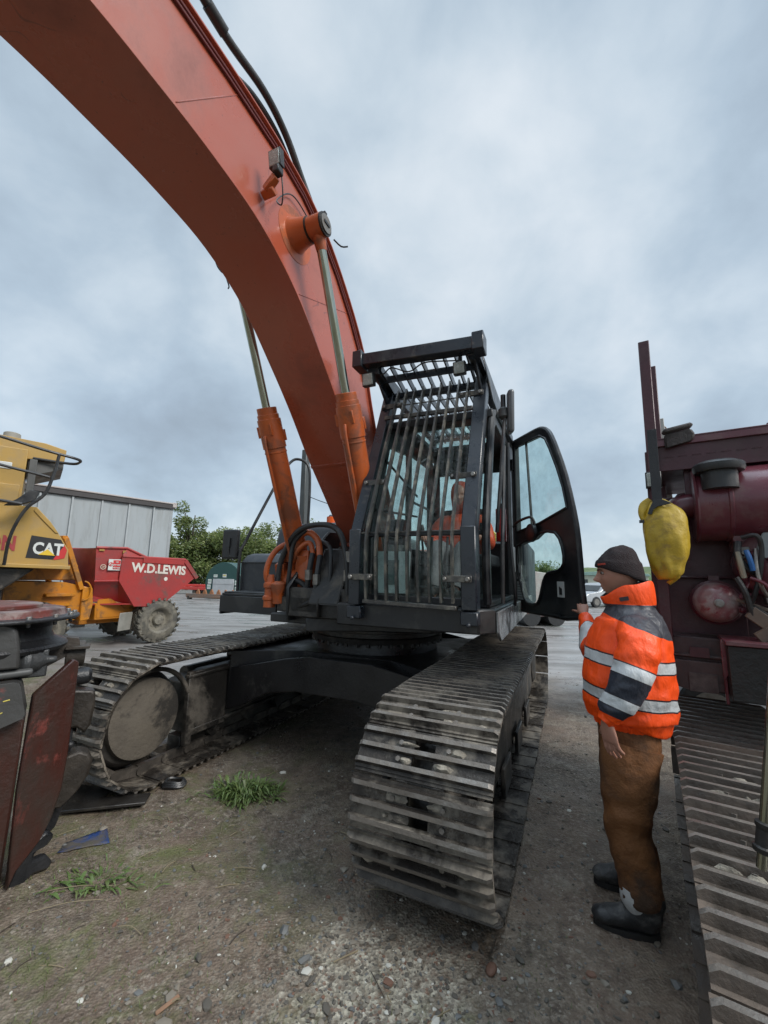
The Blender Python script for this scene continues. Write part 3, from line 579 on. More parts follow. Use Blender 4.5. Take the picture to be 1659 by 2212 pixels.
for (x,y_,z,wd) in ((1.36,.50,3.36,.11),(1.30,1.29,3.34,.10)):
    m=MB(); m.box((x,y_,z),(.05,wd,wd*1.05),(0,.15,0),m=0); m.box((x+.028,y_,z-.004),(.008,wd*.85,wd*.9),(0,.15,0),m=1); m.box((x-.02,y_,z+.09),(.03,.03,.08),m=0); m.build('work_lamp',[M_rub,M_lens],gd,bevel=.006)
m=MB(); m.sweep([(1.34,.50,3.44),(1.34,.62,3.40),(1.33,.7,3.45),(1.3,.85,3.40),(1.34,1.0,3.43),(1.33,1.2,3.41),(1.3,1.28,3.41)],.006,seg=6,k=5); m.build('lamp_cable',[M_rub],gd)
# mirror + grab rails on the left of the cab
m=MB(); m.box((1.18,1.66,2.96),(.13,.05,.34),(0,.15,.25)); cm=m.build('cab_mirror',[pm('mirror shell',(.10,.105,.11),.35)],cabo,bevel=.03,seg=3)
m=MB(); m.sweep([(1.33,1.56,2.0),(1.30,1.60,2.5),(1.20,1.62,2.92),(1.18,1.65,2.98)],.014,seg=8,k=3); m.lathe((1.2,1.61,2.90),(0,0,1),[(0,.02),(.02,.04),(.08,.04),(.1,.02),(.2,.02)],12); m.build('mirror_arm',[M_blk],cm)
m=MB(); m.sweep([(1.40,1.60,1.50),(1.42,1.61,1.9),(1.36,1.61,2.1),(1.14,1.60,2.7)],.014,seg=8,k=4); m.sweep([(.9,1.62,1.46),(.95,1.63,1.6),(.95,1.60,2.1),(.9,1.60,2.8)],.013,seg=8,k=4); m.build('grab_rail',[M_blk],cabo)
# ---- open door : hinge and free edge in machine space
exc_M=Matrix.Translation((EC[0],EC[1],0))@Matrix.Rotation(frot(EA),4,'Z')
def loc_of(wp): return exc_M.inverted()@Vector(wp)
dh=loc_of((1.376,4.296,1.36)); de=loc_of((1.535,3.28,1.36)); ux=(de-dh); DW=ux.length; ux.normalize(); un=Vector((0,0,1)).cross(ux); DM=Matrix(((ux.x,0,un.x,dh.x),(ux.y,0,un.y,dh.y),(0,1,0,1.36),(0,0,0,1)))
o_=[(0,0),(DW,0.02),(1.045,.25),(1.03,.62),(.99,.86),(.90,1.18),(.80,1.42),(.72,1.58),(.66,1.66),(.58,1.71),(.45,1.735),(0,1.76)]
def rnd_poly(p,k=4): return p
wnd1=[(.06,.78),(.50,.82),(.94,.90),(.90,1.08),(.82,1.28),(.72,1.48),(.655,1.59),(.56,1.65),(.06,1.69)]
wnd2=[(.07,.34),(.17,.12),(.26,.07),(.41,.08),(.48,.17),(.53,.28),(.61,.36),(.77,.38),(.86,.44),(.85,.58),(.75,.71),(.52,.73),(.40,.68),(.07,.64)]
m=MB(); m.prism(o_,[wnd1,wnd2],DM,.045); 
def d3(u,v,w_=0): return tuple(DM@Vector((u,v,w_)))
m.sweep([d3(u,v,.022) for u,v in [(0,0),(.3,.0),(.6,0),(DW,.02),(1.045,.25),(1.03,.62),(.99,.86),(.90,1.18),(.80,1.42),(.72,1.58),(.66,1.66),(.58,1.71),(.45,1.735),(0,1.76)]],.026,seg=10,k=2)
m.sweep([d3(u,v,-.004) for u,v in wnd1+wnd1[:1]],.012,seg=8,k=1); m.sweep([d3(u,v,-.004) for u,v in wnd2+wnd2[:1]],.014,seg=8,k=2)
door=m.build('cab_door',[M_blk],exc,bevel=.006)
m=MB(); m.prism(wnd1,(),DM,.006,off=.02); m.build('door_glass',[M_gld],door); m=MB(); m.prism(wnd2,(),DM,.006,off=.02); m.build('door_glass',[M_gld],door)
m=MB(); m.bar(d3(.36,.82,.0),d3(.30,1.67,.0),.014,.02,tuple(un)); m.build('glass_divider',[M_blk],door)
m=MB(); m.sweep([d3(.04,.84,-.03),d3(.2,.87,-.06),d3(.40,.89,-.05),d3(.44,.86,-.03),d3(.45,.80,-.02)],.014,seg=8,k=3); m.lathe(d3(.40,.74,-.02),tuple(-un),[(0,.09),(.03,.085),(.04,.05)],20); m.build('door_handle',[M_blk],door)
mt=DM@Matrix.Translation((0,0,-.004))
for (u,v,a,b) in ((.0,.30,.10,.14),(.0,.10,.12,.18),(.72,.16,.10,.13)):
    m=MB(); m.prism([(u+.03,v),(u+.03+a,v),(u+.03+a,v+b),(u+.03,v+b)],(),DM,.003,off=-.005); 
    if u>.5: m.prism([(u+.06,v+.02),(u+.10,v+.02),(u+.10,v+.07),(u+.06,v+.09)],(),DM,.002,off=-.0075,m=1)
    elif b>.15:
        for k in range(6): m.prism([(u+.04,v+.02+.025*k),(u+.02+a,v+.02+.025*k),(u+.02+a,v+.03+.025*k),(u+.04,v+.03+.025*k)],(),DM,.002,off=-.0075,m=2)
    else: m.prism([(u+.05,v+.02),(u+.10,v+.03),(u+.11,v+.06),(u+.08,v+.07),(u+.07,v+.10),(u+.06,v+.06)],(),DM,.002,off=-.0075,m=1)
    m.build('door_sticker',[M_whi,M_rub,pm('grey print',(.3,.3,.3),.6)],door)
for z_ in (.25,1.45):
    m=MB(); m.cyl(d3(0,z_,.0),d3(0,z_+.12,.0),.025,seg=12); m.box(d3(-.04,z_+.06,.0),(.1,.03,.08)); m.build('door_hinge',[M_blk],door)
# ================= GROUND
def hill(x,y):
    # grass bank to the far right behind the yard
    d=max(0.,min(1.,(y*.45+x*.9-44)/22)); d=d*d*(3-2*d); s=max(0.,min(1.,(x-6)/14)); s=s*s*(3-2*s)
    return 3.4*d*s*(1+.15*math.sin(x*.11+y*.07))
def gz(x,y):
    r=math.hypot(x,y); a=max(0.,1-r/14.)
    z=0.
    if a>0: z=.030*a*(fbm((x*.8,y*.8,1.7),3))+.011*a*fbm((x*3.5,y*3.5,4.1),4)+(.006*fbm((x*13,y*13,9.),4) if r<7 else 0)
    return z-.008+hill(x,y)
def axis(lo,hi,step,far,nf):
    a=[lo+(hi-lo)*i/round((hi-lo)/step) for i in range(round((hi-lo)/step)+1)]
    g=[(far/8.)**(i/nf)*8. for i in range(1,nf+1)]
    return [lo-q for q in g[::-1]]+a+[hi+q for q in g]
xs=axis(-4.2,3.2,.035,900,34); ys=axis(.3,7.,.04,900,34)
nx=len(xs)
vs=[(x,y,gz(x,y)) for y in ys for x in xs]; fs=[(j*nx+i,j*nx+i+1,(j+1)*nx+i+1,(j+1)*nx+i) for j in range(len(ys)-1) for i in range(nx-1)]
def ground_mat():
    m=bpy.data.materials.new('yard mud and gravel'); m.use_nodes=True; t=m.node_tree; b=t.nodes['Principled BSDF']
    tcn=nn(t,'ShaderNodeTexCoord'); P=tcn.outputs['Object']; L=t.links
    def noi(s,d=8.,r=.6,sc=(1,1,1),dist=0.,rot=0.):
        mp=nn(t,'ShaderNodeMapping'); mp.inputs['Scale'].default_value=sc; mp.inputs['Rotation'].default_value=(0,0,rot); L.new(P,mp.inputs[0]); n=nn(t,'ShaderNodeTexNoise',Scale=s,Detail=d,Roughness=r,Distortion=dist); L.new(mp.outputs[0],n.inputs[0]); return n.outputs[0]
    def mr(f,a,bb,c=0.,d=1.,sm=False):
        n=nn(t,'ShaderNodeMapRange'); L.new(f,n.inputs[0]); 
        for i,v in enumerate((a,bb,c,d)): n.inputs[i+1].default_value=v
        if sm: n.interpolation_type='SMOOTHSTEP'
        return n.outputs[0]
    def mix(f,a,bb):
        n=nn(t,'ShaderNodeMix'); n.data_type='RGBA'; L.new(f,n.inputs[0])
        for i,x in ((6,a),(7,bb)):
            if isinstance(x,tuple): n.inputs[i].default_value=(*x,1)
            else: L.new(x,n.inputs[i])
        return n.outputs[2]
    def M(op,a,bb,cl=False): return mth(op,a,bb,t,cl)
    sp=nn(t,'ShaderNodeSeparateXYZ'); L.new(P,sp.inputs[0]); X,Y=sp.outputs[0],sp.outputs[1]
    far=mr(M('ADD',Y,M('MULTIPLY',M('SUBTRACT',noi(.35,4.),.5),6.)),5.6,8.6,sm=True)
    smo=mr(noi(1.9,5.,.6,dist=.4),.40,.62,.25,1.0); fine0=noi(34.,12.,.80); fine=M('ADD',M('MULTIPLY',M('SUBTRACT',fine0,.5),smo),.5); med=noi(9.,8.,.7); big=noi(1.3,6.,.6)
    mud=mix(mr(med,.38,.60),(.070,.052,.037),(.165,.130,.095))
    mud=mix(mr(big,.45,.60,0,.75),mud,(.125,.086,.062)); mud=mix(mr(noi(.8,5.,.6,dist=.5),.52,.62,0,.55),mud,(.050,.040,.030)); mud=mix(mr(noi(3.1,7.,.7,dist=.5),.56,.66,0,.6),mud,(.22,.195,.155))
    mud=mix(mr(fine,.50,.66,0,.85),mud,(.36,.31,.25))
    mud=mix(mr(fine,.47,.36,0,.85),mud,(.020,.016,.013))
    # pale crushed-stone grit where the wheels have been, front centre
    gx=M('POWER',M('MULTIPLY',M('SUBTRACT',X,M('ADD',.05,M('MULTIPLY',M('SUBTRACT',big,.5),1.2))),1.7),2.); gy=M('POWER',M('MULTIPLY',M('SUBTRACT',Y,1.55),1.0),2.)
    gm=mr(M('ADD',M('ADD',gx,gy),M('MULTIPLY',M('SUBTRACT',med,.5),1.6)),1.0,.15,0,.75,sm=True)
    vor=nn(t,'ShaderNodeTexVoronoi',Scale=75.); L.new(P,vor.inputs[0]); wv=nn(t,'ShaderNodeSeparateColor'); L.new(vor.outputs['Color'],wv.inputs[0])
    peb=mix(mr(wv.outputs[0],.0,1.),(.15,.132,.105),(.50,.46,.37)); peb=mix(mr(wv.outputs[1],.90,.94),peb,(.20,.12,.085))
    mud=mix(M('MULTIPLY',gm,mr(noi(14.,4.),.36,.5)),mud,peb)
    # thin algae / moss patches
    moss=mr(noi(2.3,9.,.74,dist=.6),.48,.62,0,.8); ms=M('MULTIPLY',moss,mr(M('ADD',X,M('MULTIPLY',Y,.25)),.9,-.6,0,1,sm=True)); mud=mix(ms,mud,(.085,.095,.030))
    moss2=M('MULTIPLY',mr(noi(6.,6.,.7),.50,.62,0,.8),mr(M('ADD',M('POWER',M('MULTIPLY',M('SUBTRACT',X,.30),2.2),2.),M('POWER',M('MULTIPLY',M('SUBTRACT',Y,1.35),1.5),2.)),1.,.2)); mud=mix(moss2,mud,(.07,.085,.022))
    # wet chalky yard beyond
    str_=noi(1.1,8.,.66,(.35,1.6,1),.4,.35)
    yd=mix(mr(str_,.36,.62),(.115,.108,.10),(.26,.25,.24)); yd=mix(mr(noi(5.,8.,.7,(.4,1.3,1),.3,.3),.55,.68,0,.8),yd,(.075,.068,.06)); yd=mix(mr(fine,.5,.8,0,.4),yd,(.3,.28,.26))
    c=mix(far,mud,yd)
    # grass on the bank
    gr=mr(sp.outputs[2],.25,.8); grc=mix(mr(noi(.35,8.,.7),.4,.6),(.055,.095,.025),(.11,.13,.045)); c=mix(gr,c,grc)
    hsv=nn(t,'ShaderNodeHueSaturation'); hsv.inputs['Value'].default_value=1.18; L.new(c,hsv.inputs['Color']); L.new(hsv.outputs[0],b.inputs['Base Color'])
    pud=mr(noi(.9,6.,.6,(.45,1.5,1),.5,.3),.56,.61); rf=mr(str_,.38,.6,.62,.30)
    rfar=M('MAXIMUM',M('SUBTRACT',rf,M('MULTIPLY',pud,.5)),.05)
    rn=mr(noi(3.2,6.,.6),.35,.65,.50,.85)
    rm=nn(t,'ShaderNodeMix'); L.new(M('MULTIPLY',far,M('SUBTRACT',1.,gr)),rm.inputs[0]); L.new(rn,rm.inputs[2]); L.new(rfar,rm.inputs[3]); L.new(rm.outputs[0],b.inputs['Roughness'])
    h=M('ADD',M('MULTIPLY',fine,.7),M('MULTIPLY',vor.outputs['Distance'],.5)); bn=nn(t,'ShaderNodeBump',Distance=.017); L.new(h,bn.inputs['Height']); L.new(M('SUBTRACT',.8,M('MULTIPLY',far,.55)),bn.inputs['Strength']); L.new(bn.outputs[0],b.inputs['Normal'])
    return m
m=MB(); m.v=vs; m.f=fs; m.m=[0]*len(fs); g=m.build('ground',[ground_mat()],ang=180); tag(g,kind='structure')
# ---- gravel: loose stones lying about
ico=[(0,0,-1),(.72,-.53,-.45),(-.28,-.85,-.45),(-.89,0,-.45),(-.28,.85,-.45),(.72,.53,-.45),(.28,-.85,.45),(-.72,-.53,.45),(-.72,.53,.45),(.28,.85,.45),(.89,0,.45),(0,0,1)]
icf=[(0,1,2),(1,0,5),(0,2,3),(0,3,4),(0,4,5),(1,5,10),(2,1,6),(3,2,7),(4,3,8),(5,4,9),(1,10,6),(2,6,7),(3,7,8),(4,8,9),(5,9,10),(6,10,11),(7,6,11),(8,7,11),(9,8,11),(10,9,11)]
rg=random.Random(11)
def stone(mb,x,y,r,m_,zz=None):
    a=rg.uniform(0,6.28); sx,sy,sz=r*rg.uniform(.7,1.3),r*rg.uniform(.5,1.),r*rg.uniform(.3,.65); z=(gz(x,y) if zz is None else zz)+sz*.25; ca,sa=math.cos(a),math.sin(a); vv=[]
    for q in ico:
        k=rg.uniform(.72,1.15); px,py,pz=q[0]*sx*k,q[1]*sy*k,q[2]*sz*k; vv.append((x+px*ca-py*sa,y+px*sa+py*ca,z+pz))
    mb.add(vv,icf,m_)
m=MB()
for i in range(12500):
    if i<6500: x=rg.gauss(.0,.60); y=rg.gauss(1.5,.7)
    elif i<9800: x=rg.uniform(-2.4,2.2); y=rg.uniform(.7,4.6)
    else: x=rg.uniform(-3.5,3.2); y=rg.uniform(1.5,8)
    if y<.5 : continue
    if x+y*.0> 1.15 and y<2.0: continue
    r=rg.choice((.004,.005,.006,.006,.007,.008,.010,.014)) if rg.random()<.975 else rg.uniform(.012,.030)
    q=rg.random(); stone(m,x,y,r,0 if q<.40 else 1 if q<.70 else 2 if q<.90 else 3 if q<.955 else 4)
gv=m.build('gravel',[pm('stone dull brown',(.10,.088,.072),.7),pm('stone tan',(.22,.19,.15),.65),pm('stone grey',(.13,.13,.125),.6),pm('stone brick',(.17,.09,.06),.75),pm('stone chalk',(.52,.50,.44),.7)]); tag(gv,kind='stuff',label='small pale and brown stones scattered over the muddy ground',cat='gravel')
m=MB()
for i in range(150):
    x=rg.uniform(-2.2,1.0); y=rg.uniform(.8,3.8); L_=rg.uniform(.03,.13); a=rg.uniform(0,3.14); z=gz(x,y)+.006
    m.sweep([(x,y,z),(x+L_*.5*math.cos(a)+rg.gauss(0,.008),y+L_*.5*math.sin(a),z+.006),(x+L_*math.cos(a),y+L_*math.sin(a),z)],rg.uniform(.0012,.003),seg=4,k=2,m=rg.choice((0,0,1)))
for (x,y,L_,a) in ((-1.22,2.22,.14,-.3),(-1.75,2.42,.36,.15),(-1.7,2.28,.32,.3)):
    z=gz(x,y)+.01; m.sweep([(x,y,z),(x+L_*.5*math.cos(a),y+L_*.5*math.sin(a)+.012,z+.008),(x+L_*math.cos(a),y+L_*math.sin(a),z)],.0018,seg=5,k=4,m=0)
tg=m.build('debris',[pm('straw stalk',(.26,.21,.13),.7),pm('dark twig',(.06,.045,.035),.7)]); tag(tg,kind='stuff',label='broken straw stalks and dark twigs lying in the mud',cat='twigs')
# ---- grass and weeds
M_gr=pm('grass blade',(.075,.115,.028),.5,0,(.11,.13,.04),6,.8); M_gr2=pm('weed leaf',(.065,.12,.028),.55,0,(.12,.16,.045),9,.8,bump=.2)
def blade(mb,x,y,h,wd,lean,az,m_=0,z=None):
    z=gz(x,y)-.003 if z is None else z; d=Vector((math.cos(az),math.sin(az),0)); s=Vector((-d.y,d.x,0)); b=Vector((x,y,z)); vv=[]
    for t in (0,.4,.75,1.):
        c=b+d*lean*t*t+Vector((0,0,h*(t-.25*t*t*lean/max(h,.01)))); w2=wd*(1-t*.85)/2*(1 if t else .7); vv+=[c-s*w2,c+s*w2]
    mb.add(vv,[(0,1,3,2),(2,3,5,4),(4,5,7,6)],m_)
m=MB()
for (cx_,cy_,sx,sy,n_) in ((-1.62,2.62,.16,.12,420),(-1.5,3.02,.25,.14,380),(-1.9,1.95,.5,.35,1500),(-1.3,1.55,.5,.3,700),(.30,1.42,.14,.16,800),(.16,1.72,.10,.08,200),(-.95,2.2,.5,.4,500),(-.9,1.2,.3,.2,300),(-1.1,3.5,.5,.3,300),(.85,1.3,.2,.2,120),(.7,2.05,.15,.15,60)):
    for i in range(n_):
        x=rg.gauss(cx_,sx); y=rg.gauss(cy_,sy)
        if y<.6: continue
        blade(m,x,y,rg.uniform(.006,.03),rg.uniform(.002,.005),rg.uniform(.003,.022),rg.uniform(0,6.28),0)
tag(m.build('grass',[M_gr]),kind='stuff',label='thin short grass and moss patches growing in the mud',cat='grass')
def weed(name,x,y,n_,L_,h_,label,rx=.16,ry=.09,seed=3):
    rw=random.Random(seed); m=MB()
    for i in range(n_):
        bx_=x+rw.gauss(0,rx*.5); by=y+rw.gauss(0,ry*.5); z0=gz(bx_,by)-.003; az=math.atan2(by-y,bx_-x)+rw.gauss(0,.9)
        if rw.random()<.42:
            h=h_*rw.uniform(.25,1.15)*math.exp(-.6*(((bx_-x)/rx)**2+((by-y)/ry)**2)); blade(m,bx_,by,h,rw.uniform(.003,.008),h*rw.uniform(.5,2.2),az,0,z0); continue
        l=L_*rw.uniform(.3,1.); h=h_*rw.uniform(.05,.75); d=V(math.cos(az),math.sin(az),0); s=V(-d.y,d.x,0); st=6; vv=[]; wd=rw.uniform(.007,.020); tw=rw.uniform(-.6,.6)
        for k in range(st+1):
            t=k/st; c=V(bx_,by,z0)+d*(l*t)+s*(tw*l*t*t*.5)+V(0,0,h*math.sin(t*2.6)); w2=wd*math.sin(min(1,.12+t)*math.pi*.97)**.6*.5*rw.uniform(.5,1.4)
            if k==st: w2=.0008
            q=V(0,0,w2*rw.uniform(-.3,.6)); vv+=[c-s*w2+q,c,c+s*w2+q]
        m.add(vv,[q for k in range(st) for q in ((k*3,k*3+1,k*3+4,k*3+3),(k*3+1,k*3+2,k*3+5,k*3+4))],rw.choice((0,0,1)))
    return tag(m.build(name,[M_gr2,M_gr]),label,'weed')
weed('weed_clump',-1.04,3.46,620,.15,.12,'bushy green weed clump growing in the bare mud between the two crawler tracks',.22,.13)
weed('weed_clump',-1.52,2.50,150,.12,.045,'low straggly weed beside the straw stalks and near the rusty red attachment',.22,.10,5)
# loose objects on the ground
def draped(name,pts,mat,th=.004,lift=.005,lab=None,cat=None,sub=6):
    m=MB(); n_=sub; vv=[]
    for j in range(n_+1):
        for i in range(n_+1):
            a=i/n_;b=j/n_; x=(1-b)*((1-a)*pts[0][0]+a*pts[1][0])+b*((1-a)*pts[3][0]+a*pts[2][0]); y=(1-b)*((1-a)*pts[0][1]+a*pts[1][1])+b*((1-a)*pts[3][1]+a*pts[2][1])
            vv.append((x,y,gz(x,y)+lift+.004*fbm((x*9,y*9,2),2)))
    m.add(vv,[(j*(n_+1)+i,j*(n_+1)+i+1,(j+1)*(n_+1)+i+1,(j+1)*(n_+1)+i) for j in range(n_) for i in range(n_)])
    o=m.build(name,[mat]); s=o.modifiers.new('thick','SOLIDIFY'); s.thickness=.0015; return tag(o,lab,cat)
draped('plastic_sheet',[(-1.90,2.72),(-1.66,2.83),(-1.78,2.99),(-1.93,2.82)],pm('blue plastic',(.022,.050,.17),.5,0,(.03,.06,.15),6,.8,(.085,.072,.055),.95,7,edge=(.42,.56)),lab='torn scrap of blue plastic trodden into the mud',cat='plastic scrap')
m=MB()
for i in range(3): m.sweep([(-1.62+.085*math.cos(t)*(1-.1*i),3.55+.06*math.sin(t)*(1-.1*i),gz(-1.6,3.5)+.02+.012*i+.006*math.sin(3*t)) for t in [k*2*math.pi/14 for k in range(15)]],.011,seg=6)
tag(m.build('rubber_coil',[M_rub]),'small coiled black rubber strap lying in the mud by the crawler','rubber strap')
m=MB(); m.box((-1.95,3.22,.03),(.55,.14,.02),(0,0,.25)); m.box((-2.15,3.3,.035),(.3,.2,.02),(.1,0,-.2)); tag(m.build('steel_offcut',[M_fr],bevel=.004),'flat dark steel offcut lying beneath the left crawler idler','steel plate')
for (x,y,r,lb,mt) in ((-1.80,2.98,.035,'round tan stone lying beside the blue plastic scrap','stone tan'),(.50,2.05,.034,'rounded reddish brick lump at the foot of the front track','stone brick'),(.40,2.02,.026,'pale lump of rubble next to the reddish brick lump','stone tan')):
    m=MB(); stone(m,x,y,r*1.15,0); o=m.build('stone',[MATS[mt]],ang=180); sb=o.modifiers.new('s','SUBSURF'); sb.levels=1; sb.render_levels=1; tag(o,lb,'stone')
m=MB(); x,y=-.80,1.86; m.box((x,y,gz(x,y)+.006),(.09,.016,.008),(.2,0,.9)); tag(m.build('wood_sliver',[pm('splintered wood',(.26,.15,.09),.7,bump=.5)],bevel=.003),'splintered reddish wood sliver on the bare mud','wood sliver')
# ================= TREES AND HEDGE
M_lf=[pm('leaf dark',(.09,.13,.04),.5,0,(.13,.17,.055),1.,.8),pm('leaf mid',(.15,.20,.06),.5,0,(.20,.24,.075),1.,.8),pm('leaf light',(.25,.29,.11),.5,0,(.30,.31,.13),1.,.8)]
for _m in M_lf:
    _t=_m.node_tree; _b=_t.nodes['Principled BSDF']; _o=[q for q in _t.nodes if q.type=='OUTPUT_MATERIAL'][0]; _tr=_t.nodes.new('ShaderNodeBsdfTranslucent'); _mx=_t.nodes.new('ShaderNodeMixShader'); _mx.inputs[0].default_value=.42
    _src=_b.inputs['Base Color'].links[0].from_socket; _t.links.new(_src,_tr.inputs[0]); _t.links.new(_b.outputs[0],_mx.inputs[1]); _t.links.new(_tr.outputs[0],_mx.inputs[2]); _t.links.new(_mx.outputs[0],_o.inputs[0])
M_bark=pm('bark',(.10,.08,.06),.85,bump=.8)
def tree_meshes(seed,h,rx,leaf,nl,dense,trunk_h):
    rw=random.Random(seed); t=MB(); t.sweep([(0,0,0,.05*h**.7),(rw.uniform(-.1,.1),0,trunk_h,.04*h**.7),(rw.uniform(-.2,.2),.1,h*.85,.012*h**.7)],seg=8,k=4)
    cl=[]; nb=int(13+dense*9)
    for i in range(nb):
        a=rw.uniform(0,6.28); zz_=rw.uniform(trunk_h,h*.95); f=1-((zz_-h*.5)/(h*.62))**2; rr=rx*max(.25,f)**.5*rw.uniform(.25,.9); c=V(rr*math.cos(a),rr*math.sin(a),zz_); cl.append((c,rw.uniform(.18,.34)*rx*(1.2 if dense>1 else 1)))
        t.sweep([(0,0,zz_*.55+.1,.018*h**.6),tuple(c*.6+V(0,0,zz_*.3))+(.012*h**.6,),tuple(c)+(.004*h**.5,)],seg=6,k=3)
    m=MB()
    for i in range(nl):
        c,r=rw.choice(cl); d=V(rw.gauss(0,1),rw.gauss(0,1),rw.gauss(0,.85)); d.normalize(); p=c+d*r*rw.uniform(.45,1.15)**.8
        if p.z<.1: continue
        u=V(rw.gauss(0,1),rw.gauss(0,1),rw.gauss(0,.6)).normalized(); v_=u.orthogonal().normalized(); v_.rotate(Matrix.Rotation(rw.uniform(0,3),3,u)); s=leaf*rw.uniform(.6,1.3)
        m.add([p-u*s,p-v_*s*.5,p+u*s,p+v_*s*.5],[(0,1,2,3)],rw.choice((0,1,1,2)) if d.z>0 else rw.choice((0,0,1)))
    return t,m
kinds={}
def tree(name,kind,x,y,label,cat,group,s=1.,rz=0.,z=0.):
    if kind not in kinds:
        t,m=tree_meshes(*{'a':(1,8.6,2.3,.13,6500,1.3,1.0),'b':(2,5.,3.4,.15,7000,2.,.6),'c':(3,4.6,3.0,.15,6000,2.,.5),'d':(4,5.6,3.0,.14,6000,1.6,.7),'e':(5,7.,3.,.13,3300,.8,1.5)}[kind])
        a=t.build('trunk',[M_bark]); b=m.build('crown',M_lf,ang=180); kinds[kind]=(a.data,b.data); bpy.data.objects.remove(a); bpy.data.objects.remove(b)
    r=root(name,label,cat,(x,y,z),rz,group); r.scale=(s,s,s)
    for nm,me in zip(('trunk','crown'),kinds[kind]):
        o=bpy.data.objects.new(nm,me); col.objects.link(o); o.parent=r
    return r
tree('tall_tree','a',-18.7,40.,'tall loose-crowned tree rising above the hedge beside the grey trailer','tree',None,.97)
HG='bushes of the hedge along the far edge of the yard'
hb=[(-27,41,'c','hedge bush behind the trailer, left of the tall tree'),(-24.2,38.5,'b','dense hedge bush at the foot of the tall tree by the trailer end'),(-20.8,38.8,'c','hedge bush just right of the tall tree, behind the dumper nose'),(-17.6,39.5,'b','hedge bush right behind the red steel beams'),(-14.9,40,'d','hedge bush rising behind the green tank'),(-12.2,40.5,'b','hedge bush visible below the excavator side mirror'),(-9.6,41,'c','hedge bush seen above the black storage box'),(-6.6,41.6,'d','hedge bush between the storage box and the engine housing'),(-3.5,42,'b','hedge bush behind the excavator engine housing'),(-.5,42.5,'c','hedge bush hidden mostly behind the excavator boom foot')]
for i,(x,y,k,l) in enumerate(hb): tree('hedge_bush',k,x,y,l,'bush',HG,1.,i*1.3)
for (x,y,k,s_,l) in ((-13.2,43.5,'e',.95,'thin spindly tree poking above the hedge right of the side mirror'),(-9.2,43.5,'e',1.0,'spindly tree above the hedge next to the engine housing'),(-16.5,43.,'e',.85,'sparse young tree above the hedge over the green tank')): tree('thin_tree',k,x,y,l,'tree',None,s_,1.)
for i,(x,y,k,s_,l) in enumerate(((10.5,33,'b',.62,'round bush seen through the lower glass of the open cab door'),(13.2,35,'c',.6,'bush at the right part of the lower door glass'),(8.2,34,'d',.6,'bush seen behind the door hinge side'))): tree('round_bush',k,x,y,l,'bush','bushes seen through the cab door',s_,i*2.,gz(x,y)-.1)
# ================= LETTERING helper matrices : text plane spanned by (ex, ez) at origin o
def TMx(o,ex,ez):
    ex=Vector(ex).normalized(); ez=Vector(ez).normalized(); n=ex.cross(ez); return Matrix(((ex.x,ez.x,n.x,o[0]),(ex.y,ez.y,n.y,o[1]),(ex.z,ez.z,n.z,o[2]),(0,0,0,1)))
# ================= CURTAIN-SIDED TRAILER (origin at near front-right bottom corner, local +X runs back along the side towards the left of the photo)
tr=root('trailer','long grey curtain-sided lorry trailer parked behind the red dumper','trailer',(-7.2,13.9,0),math.atan2(-math.cos(R(38.7)),-math.sin(R(38.7))))
M_cur=pm('grey trailer curtain',(.33,.36,.375),.5,0,(.29,.32,.33),1.5,.8,(.22,.23,.22),.35,2.,bump=.1,bsc=6,stretch=(3,1,.4))
# local: x along side, y: away from camera is +? -> place body between y=0 and y=2.5 on the far side
YS=-1  # far side sign of local y
m=MB(); n_=90; vv=[]
for j,z in enumerate((1.12,1.5,2.2,3.0,3.74)):
    for i in range(n_+1):
        x=.10+13.3*i/n_; vv.append((x,YS*-.0+(-.02+.014*math.cos(i*.9)+.012*fbm((x*2,z,0),2)),z))
m.add(vv,[(j*(n_+1)+i,j*(n_+1)+i+1,(j+1)*(n_+1)+i+1,(j+1)*(n_+1)+i) for j in range(4) for i in range(n_)])
m.build('curtain',[M_cur],tr)
m=MB()
m.box((6.75,YS*1.3,3.92),(13.5,2.56,.06)); m.box((6.75,YS*1.3,1.05),(13.5,2.5,.16)); m.box((.03,YS*1.3,2.5),(.06,2.5,2.9)); m.box((13.5,YS*1.3,2.5),(.06,2.5,2.9)); m.box((6.75,YS*2.56,2.5),(13.4,.03,2.7))
for x in (.05,13.45): m.box((x,YS*.05,2.5),(.10,.10,2.9))
m.build('trailer_body',[pm('trailer frame grey',(.30,.32,.33),.5)],tr,bevel=.01)
m=MB(); m.box((6.75,.045,3.82),(13.56,.06,.15),m=0); m.box((6.75,.05,3.925),(13.6,.10,.05),m=1); m.box((.0,.02,3.88),(.14,.16,.17),m=1); m.build('top_rail',[pm('dark roof rail',(.05,.045,.045),.5),pm('pale roof edge',(.42,.38,.36),.6)],tr,bevel=.012)
for k in range(18):
    m=MB(); m.box((.62+.74*k,.022,2.45),(.045,.012,2.62)); m.build('curtain_strap',[pm('curtain strap',(.37,.40,.41),.5)],tr)
for k in range(3):
    for y_ in (-.25,-2.3):
        m=MB(); m.lathe((10.2+1.3*k,y_-.15,.5),(0,1,0),[(0,.3),(0,.46),(.04,.5),(.26,.5),(.3,.46),(.3,.3)],28,0); m.lathe((10.2+1.3*k,y_-.16,.5),(0,1,0),[(0,.05),(0,.28),(.32,.28),(.32,.05)],20,1); m.build('trailer_wheel',[M_rub,M_stl],tr)
for y_ in (-.5,-2.): m=MB(); m.box((2.2,y_,.5),(.14,.14,1.0)); m.box((2.2,y_,.03),(.3,.3,.05)); m.build('landing_leg',[M_blk],tr)
